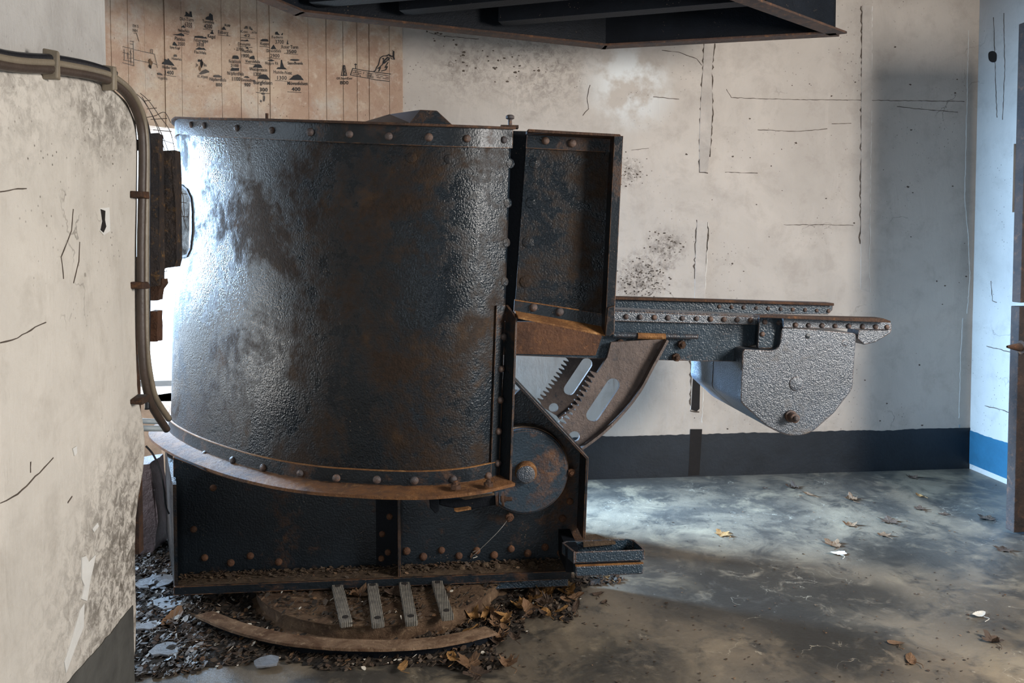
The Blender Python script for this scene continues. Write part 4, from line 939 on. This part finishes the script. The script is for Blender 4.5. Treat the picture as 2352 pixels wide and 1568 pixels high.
for (px, py), vert in (((121, 146), 0), ((252, 178), 0), ((324, 448), 1), ((325, 655), 1), ((324, 916), 1)):
    p = RX(px, py, XL + .02); bm = B()
    if vert: box(p.x - .02, p.x + .018, p.y - .045, p.y + .03, p.z - .011, p.z + .011, bm)
    else: box(p.x - .02, p.x + .018, p.y - .012, p.y + .012, p.z - .04, p.z + .035, bm)
    for v in bm.verts: v.co += Vector([random.uniform(-.004, .004) for _ in range(3)])
    obj('cable_clip', bm, M['cable2' if not vert else 'darkrust'], cab, bevel=.004)
wm = tag(empty('wire_mesh', tuple(RY(372, 350, 3.32))), 'bent rusty reinforcing wire mesh sticking out beside the pier', 'wire mesh')
for ln in ([(314, 216), (330, 232), (352, 268), (374, 314), (388, 352)], [(322, 214), (342, 232), (366, 266), (390, 300), (401, 345), (404, 385), (412, 420)], [(318, 228), (332, 258), (344, 300), (352, 338)], [(326, 222), (348, 262), (366, 306), (378, 345)], [(330, 250), (342, 290), (348, 322)],
           [(334, 270), (356, 266), (378, 258), (392, 282)], [(330, 232), (346, 230)], [(338, 250), (360, 248)], [(346, 274), (384, 272)], [(352, 298), (394, 302)], [(362, 318), (400, 330)], [(401, 345), (406, 385), (404, 420), (414, 470), (428, 524)], [(408, 420), (420, 450), (424, 500)], [(404, 442), (430, 446)], [(404, 462), (428, 466)], [(403, 496), (432, 498)], [(412, 420), (406, 470), (410, 505)], [(362, 622), (376, 618), (388, 610)], [(362, 628), (384, 622)]):
    obj('wire', tube([RY(px, py, 3.30 + random.uniform(0, .04)) for px, py in ln], .0015, seg=5, k=5), M['wire'], wm)
ap = tag(empty('armour_posts', tuple(RY(372, 660, 3.14))), 'rusty double steel post standing between the pier cables and the shield', 'post')
def rough(bm, a, cuts=3):
    bmesh.ops.subdivide_edges(bm, edges=bm.edges[:], cuts=cuts, use_grid_fill=True)
    for v in bm.verts: v.co += mn.noise_vector(v.co * 22) * a
    return bm
obj('post', rough(prism([(338, 306), (363, 306), (366, 480), (365, 655), (340, 660)], 3.10, .06), .004), M['post'], ap)
obj('post', rough(prism([(365, 347), (402, 344), (406, 596), (400, 612), (366, 617)], 3.16, .07), .004), M['post'], ap)
obj('bracket', rough(prism([(342, 655), (362, 650), (373, 640), (374, 652), (365, 664), (362, 690), (344, 690)], 3.12, .06), .004), M['darkrust'], ap)
obj('bracket', rough(prism([(344, 715), (361, 715), (361, 785), (344, 785)], 3.16, .06), .004), M['brownrust'], ap)
obj('bracket', box(-1.22, -1.14, 2.915, 3.18, 1.86, 1.90), M['darkrust'], ap); obj('bracket', box(-1.22, -1.14, 2.915, 3.20, 1.40, 1.44), M['darkrust'], ap); obj('post', box(-1.20, -1.15, 3.115, 3.16, .30, 1.45), M['darkrust'], ap)
tb = tag(empty('pipe_pair', tuple(RY(360, 985, 3.22))), 'two short galvanised pipes bridging the pier and the shield foot', 'pipe')
obj('pipe', tube([RY(300, 965, 3.2), RY(378, 969, 3.28)], .0105, curve=False), M['tube'], tb, smooth=True); obj('pipe', tube([RY(300, 983, 3.17), RY(384, 984, 3.25)], .0115, curve=False), M['tube'], tb, smooth=True)
tag(obj('hanging_wire', tube([RY(x, y, 3.35) for x, y in ((335, 1024), (352, 1044), (368, 1080), (376, 1120), (380, 1160), (388, 1180))], .004, seg=7), M['cable3']), 'thin black wire hanging below the shield beside the pier', 'wire')
# steel door leaf at the right
dr = tag(empty('door_1', (RY(2340, 1200, 3.74).x, 3.74, 0)), kind='structure')
x0 = RY(2329, 1200, 3.72).x; zt1 = RY(2340, 704, 3.72).z
obj('door_leaf', box(x0, XR - .03, 3.72, 3.78, .012, zt1), M['door'], dr, bevel=.004)
obj('door_leaf', box(RY(2346, 600, 3.72).x, XR - .03, 3.72, 3.78, zt1 + .02, 2.62), M['door'], dr, bevel=.004)  # upper leaf carried higher to throw shade on the walls behind
obj('door_handle', lathe([(.006, 0), (.016, .04), (.022, .07), (.035, .075), (.035, .10), (.02, .11), (0, .11)], RY(2313, 796, 3.68), (1, 0, -.05), seg=14), M['darkrust'], dr)

# ------------------------------------------------------------------ litter and leaves
def inside(p, poly):
    r = False; n = len(poly)
    for i in range(n):
        a, b = poly[i], poly[i - 1]
        if (a[1] > p[1]) != (b[1] > p[1]) and p[0] < (b[0] - a[0]) * (p[1] - a[1]) / (b[1] - a[1]) + a[0]: r = not r
    return r
lit_px = [(300, 1215), (395, 1215), (400, 1330), (1200, 1318), (1345, 1322), (1440, 1326), (1430, 1340), (1340, 1350), (1325, 1420), (1300, 1436), (1255, 1415), (1200, 1425), (1215, 1455), (1150, 1470), (1140, 1500), (1190, 1525), (1110, 1548), (1000, 1535), (880, 1532), (760, 1545), (640, 1520), (520, 1532), (430, 1548), (330, 1562), (280, 1600), (296, 1400)]
lit = [RZ(x, y, 0) for x, y in lit_px]; lit2 = [(p.x, p.y) for p in lit]
xs = [p[0] for p in lit2]; ys = [p[1] for p in lit2]
def edge_d(p):
    m = 9
    for i in range(len(lit2)):
        a, b = Vector(lit2[i]), Vector(lit2[i - 1]); ab = b - a; t = max(0, min(1, (Vector(p) - a).dot(ab) / ab.length_squared)); m = min(m, (a + ab * t - Vector(p)).length)
    return m
def soil_h(x, y):
    e = edge_d((x, y)); return min(1, e / .10) * (.006 + .011 * (mn.noise((x * 11, y * 11, 1)) + .6) + .007 * mn.noise((x * 45, y * 45, 3)))
bm = B(); NX, NY = 120, 70; vv = {}
for i in range(NX + 1):
    for j in range(NY + 1):
        x = min(xs) + (max(xs) - min(xs)) * i / NX; y = min(ys) + (max(ys) - min(ys)) * j / NY
        if inside((x, y), lit2) and not (y > PIV.y and math.hypot(x - PIV.x, y - PIV.y) > RS - .01): vv[i, j] = bm.verts.new((x, y, max(.0008, soil_h(x, y))))
for i in range(NX):
    for j in range(NY):
        q = [vv.get(k) for k in ((i, j), (i + 1, j), (i + 1, j + 1), (i, j + 1))]
        if all(q): bm.faces.new(q)
for v in [v for v in bm.verts if not v.link_faces]: bm.verts.remove(v)
tag(obj('leaf_mould', bm, M['soil'], smooth=False), 'dark bed of rotting leaf mould around the pivot plate', 'litter', kind='stuff')
def chips(name, cond, count, size, mats, seed, label, lift=.008):
    rnd = random.Random(seed); bm = B(); k = 0
    while k < count:
        x, y = rnd.uniform(min(xs), max(xs)), rnd.uniform(min(ys), max(ys))
        if not inside((x, y), lit2): continue
        px, py = proj((x, y, 0))
        if not cond(px, py) or math.hypot(x - PIV.x, y - PIV.y) > RS - .03 and y > PIV.y: continue
        if math.hypot(x - pc.x, y - pc.y) < .56: z = .078 if rnd.random() < .35 else None
        else: z = max(0, soil_h(x, y))
        if z is None: continue
        k += 1; r = rnd.uniform(*size); a0 = rnd.random() * 6.28; n = rnd.randint(4, 6); tilt = Vector((rnd.gauss(0, .5), rnd.gauss(0, .5), 1)).normalized()
        u = tilt.orthogonal().normalized(); v = tilt.cross(u); c = Vector((x, y, z + lift * rnd.random() + .002)); el = rnd.uniform(.3, .9)
        f = bm.faces.new([bm.verts.new(c + (u * math.cos(a0 + 6.283 * j / n) + v * math.sin(a0 + 6.283 * j / n) * el) * r * rnd.uniform(.7, 1.2)) for j in range(n)]); f.material_index = rnd.choices(range(len(mats)), [1 / (i + 1) for i in range(len(mats))])[0]
    o = obj(name, bm, None, mats=[M[m] for m in mats]); tag(o, label, 'litter', kind='stuff'); solid(o, .0015); return o
chips('leaf_litter', lambda px, py: px > 400 or py < 1330, 4200, (.004, .015), ['chips', 'soil', 'leafdark', 'chips', 'soil', 'leaf', 'chips', 'soil', 'chips', 'soil', 'leafdark', 'leafpale'], 11, 'scattered brown leaf fragments and grit around the pivot plate')
chips('wet_litter', lambda px, py: px < 470 and py < 1600, 1900, (.005, .020), ['wetchips', 'slate', 'leafdark', 'soil'], 12, 'wet glistening leaf litter along the foot of the pier')
def slate(px, py, r, seed, label):
    rnd = random.Random(seed); c = RZ(px, py, .016); pts = [c + Vector((math.cos(t) * r * rnd.uniform(.75, 1.15), math.sin(t) * r * rnd.uniform(.6, .95), rnd.uniform(-.003, .003))) for t in [6.283 * j / 11 for j in range(11)]]
    bm = B(); add_loop_prism(bm, pts, [p + Vector((0, 0, .009)) for p in pts]); tag(obj('slate_flake', bm, M['slate'], bevel=.002), label, 'flake', 'slate flakes in the wet litter')
slate(362, 1338, .085, 1, 'flat pale slate flake close beside the pier in the litter, farthest from viewer')
slate(395, 1385, .075, 2, 'broad wet slate flake at the left end of the floor rail')
slate(380, 1495, .06, 3, 'wet slate flake in the litter, nearest the bottom of the photo')
slate(340, 1440, .045, 4, 'small wet slate flake in the middle of the litter at the pier')
slate(610, 1522, .045, 5, 'flat grey slate flake lying just outside the curved floor rail')

def leaf_bm(size, kind, curl, seed):
    rnd = random.Random(seed); bm = B(); n = 30; out = []
    for i in range(n):
        t = 2 * math.pi * i / n
        if kind == 'maple': r = .62 + .38 * abs(math.cos(2.5 * (t - math.pi / 2))) ** 1.6 * (1.1 if math.sin(t) > -.3 else .55) - (.12 if i % 2 else 0)
        else: r = .45 / math.sqrt((math.cos(t) * 1.0) ** 2 + (math.sin(t) * .48) ** 2) * rnd.uniform(.93, 1.05)
        r *= rnd.uniform(.9, 1.08); out.append((math.cos(t) * r * size, math.sin(t) * r * size))
    def bend(x, y, j=1):
        X, Y = x / size, y / size; z = size * (curl * (X * X * .9 + Y * Y * .35) - .12 * abs(X) * (1 - curl) + .10 * math.sin(5 * X + seed) * Y) + rnd.uniform(-.02, .02) * size * j
        return Vector((x * (1 - curl * .25 * abs(X)), y, z))
    c = bm.verts.new(bend(0, 0, 0)); mid = [bm.verts.new(bend(x * .5, y * .5)) for x, y in out]; rim = [bm.verts.new(bend(x, y)) for x, y in out]
    for i in range(n):
        j = (i + 1) % n; bm.faces.new((c, mid[i], mid[j])); bm.faces.new((mid[i], rim[i], rim[j], mid[j]))
    lo = min(v.co.z for v in bm.verts)
    for v in bm.verts: v.co.z -= lo
    return bm
def leaf(px, py, size, kind, curl, mat, seed, label, z=0, tilt=0, group='fallen leaves on the floor'):
    c = RZ(px, py, z) if z is not None else None
    bm = leaf_bm(size, kind, curl, seed); rnd = random.Random(seed + 99)
    bmesh.ops.rotate(bm, verts=bm.verts[:], cent=(0, 0, 0), matrix=Matrix.Rotation(rnd.random() * 6.28, 3, 'Z') @ Matrix.Rotation(tilt, 3, 'X'))
    lo = min(v.co.z for v in bm.verts); bmesh.ops.translate(bm, verts=bm.verts[:], vec=Vector((c.x, c.y, z + .001 - lo)))
    o = obj('dry_leaf', bm, M[mat], smooth=False)
    T = (rnd.random() - .5); st = o.data
    tip = W[o] + Vector((size * .1, -size * .5, size * .10))
    stem = obj('stem', tube([tip, tip + Vector((rnd.uniform(-.4, .4), -.5, .05)) * size, tip + Vector((rnd.uniform(-.6, .6), -.95, -.02)) * size + Vector((0, 0, .002))], max(.0012, size * .022), seg=5, k=4), M[mat], o)
    tag(o, label, 'leaf', group); return o
for a in (
    (1822, 1121, .050, 'maple', .9, 'leafdark', 1, 'dark curled leaf on the floor, closest to the navy wall band'),
    (1858, 1137, .042, 'oval', 1.0, 'leaf', 2, 'small upright curled brown leaf just right of the dark one near the navy band'),
    (1955, 1148, .050, 'maple', .9, 'leaf', 3, 'light brown curled leaf with a long stem below the counterweight'),
    (2112, 1139, .040, 'oval', .7, 'leafgold', 4, 'small golden leaf on the far floor towards the room corner'),
    (2095, 1097, .045, 'maple', .5, 'leafdark', 5, 'dark leaf at the foot of the navy band near the corner'),
    (1755, 1121, .022, 'oval', .5, 'leafdark', 6, 'tiny brown leaf scrap left of the curled leaves by the navy band'),
    (2112, 1169, .042, 'maple', .4, 'leafdark', 7, 'flat dark leaf just below the golden leaf on the far floor'),
    (2165, 1181, .036, 'oval', .5, 'leafdark', 8, 'small dark leaf right of the flat dark leaf on the far floor'),
    (2042, 1197, .065, 'maple', .25, 'leafdark', 9, 'large flat dark leaf in the middle of the right-hand floor'),
    (2268, 1191, .055, 'maple', .3, 'leafdark', 10, 'ragged dark leaf on the floor nearest the blue wall band'),
    (1952, 1206, .045, 'maple', .5, 'leaf', 11, 'brown leaf left of the large flat dark leaf'),
    (1658, 1227, .055, 'maple', .35, 'leafgold', 12, 'golden brown leaf lying alone on the bluish floor right of the foot step'),
    (2028, 1229, .042, 'maple', .4, 'leaf', 13, 'brown leaf just below the large flat dark leaf'),
    (1912, 1251, .058, 'maple', .4, 'leaf', 14, 'brown leaf directly above the white scrap on the floor'),
    (1924, 1272, .050, 'oval', .5, 'leafpale', 15, 'white papery scrap of leaf on the open floor'),
    (2305, 1263, .050, 'maple', .3, 'leafdark', 16, 'dark leaf fragments on the floor below the rusty door edge'),
    (2248, 1413, .042, 'oval', .6, 'leafpale', 17, 'pale dusty leaf on the right-hand floor near the lower right'),
    (2282, 1472, .048, 'maple', .8, 'leafdark', 18, 'dark curled leaf in the lower right casting a long shadow'),
    (2058, 1478, .036, 'oval', .6, 'leaf', 19, 'small dusty tan leaf beside the long floor crack at lower right'),
    (2092, 1516, .042, 'oval', .5, 'leaf', 20, 'dusty tan leaf at the very bottom right of the floor'),
    (1166, 1524, .050, 'maple', .8, 'leaf', 21, 'curled brown leaf at the right end of the floor rail, rightmost of the cluster'),
    (1078, 1526, .062, 'maple', .6, 'leaf', 22, 'tan leaf standing in the cluster below the right end of the floor rail'),
    (1094, 1546, .055, 'maple', .3, 'leafdark', 23, 'dark star-shaped leaf lowest of the cluster below the floor rail'),
    (1040, 1512, .045, 'oval', .6, 'leafgold', 24, 'golden leaf tucked under the right end of the floor rail'),
    (925, 1531, .038, 'oval', .4, 'leafgold', 25, 'small golden leaf lying alone before the middle of the floor rail'),
    (1150, 1432, .070, 'maple', .7, 'leaf', 26, 'large curled brown leaf leaning on the pivot plate rim at right'),
    (1195, 1392, .060, 'maple', .7, 'leafgold', 27, 'rust-orange leaf right of the pivot plate under the base'),
    (1140, 1470, .050, 'maple', .7, 'leafdark', 28, 'dark leaf at the tip of the floor rail below the large curled leaf'),
    (1232, 1365, .055, 'maple', .9, 'leaf', 29, 'brown leaf in the pile under the right end of the gun base'),
    (1300, 1362, .055, 'maple', .9, 'leafgold', 30, 'orange leaf in the dark hollow under the gun base'),
    (1255, 1408, .042, 'oval', .5, 'leafgold', 31, 'yellowish leaf at the lower edge of the dark hollow'),
    (1374, 1364, .034, 'oval', .5, 'leafdark', 32, 'small brown leaf below the foot step'),
    (1388, 1384, .026, 'oval', .8, 'leafdark', 33, 'tiny dark leaf casting a shadow below the foot step, nearest the open floor'),
    (1395, 1326, .045, 'oval', .6, 'leafgold', 34, 'golden leaf poking out right under the foot step'),
    (395, 1428, .075, 'oval', 1.1, 'leaf', 35, 'large reddish curled leaf in the wet litter left of the floor rail'),
    (820, 1366, .055, 'maple', .7, 'leaf', 36, 'brown leaf on the pivot plate between the two left straps'),
    (905, 1362, .060, 'maple', .6, 'leafdark', 37, 'dark maple leaf on the pivot plate between the two middle straps'),
): leaf(*a, z=(.078 if a[1] < 1380 and 700 < a[0] < 1000 else .012 if a[0] < 1330 else 0))
zz = zl0
leaf(1086, 1288, .040, 'maple', .9, 'leafdark', 41, 'dried leaf resting on the rusty gun base ledge under a spider thread', z=zl0, tilt=.9)
leaf(1090, 1275, .030, 'oval', .6, 'leafpale', 42, 'pale leaf scrap on top of the dried leaf on the base ledge', z=zl0 + .03, tilt=.6)
tag(obj('spider_thread', tube([RY(1165, 1195, 3.26), RY(1140, 1225, 3.27), RY(1088, 1275, 3.33)], .0012, seg=5), M['thread']), 'spider thread stretched from the gear cover bolt to the base ledge', 'cobweb')

rnd = random.Random(55)
for i in range(18):
    leaf(rnd.uniform(1205, 1325), rnd.uniform(1345, 1415), rnd.uniform(.030, .055), rnd.choice(('maple', 'oval')), rnd.uniform(.5, 1.0), rnd.choice(('leaf', 'leafdark', 'leafdark', 'leafgold')), 200 + i, 'crumpled dry leaf in the pile filling the dark hollow under the gun base', z=rnd.uniform(.012, .045), tilt=rnd.uniform(-.7, .7), group='leaves piled in the hollow')
for i in range(10):
    leaf(rnd.uniform(1075, 1190), rnd.uniform(1412, 1470), rnd.uniform(.030, .050), rnd.choice(('maple', 'oval')), rnd.uniform(.5, 1.0), rnd.choice(('leaf', 'leafdark', 'leafgold', 'leaf')), 300 + i, 'crumpled dry leaf heaped between the pivot plate and the right end of the rail', z=rnd.uniform(.010, .030), tilt=rnd.uniform(-.6, .6), group='leaves heaped by the pivot plate')
bm = B()
for i in range(420):
    px, py = rnd.uniform(1150, 2340), 1110 + 458 * rnd.random() ** .8
    if px < 1500 and py < 1340: continue
    c = RZ(px, py, .0015); rr = rnd.uniform(.0015, .006) * (1.6 if rnd.random() < .06 else 1); a0 = rnd.random() * 6
    f = bm.faces.new([bm.verts.new(c + Vector((math.cos(a0 + j * 1.257) * rr, math.sin(a0 + j * 1.257) * rr * rnd.uniform(.4, 1), rnd.uniform(0, .003)))) for j in range(5)]); f.material_index = rnd.choices((0, 1, 2), (4, 3, 2))[0]
tag(solid(obj('floor_crumbs', bm, None, mats=[M['leafdark'], M['chips'], M['railtop']]), .001), 'tiny crumbs of leaf and plaster scattered over the open concrete floor', 'litter', kind='stuff')
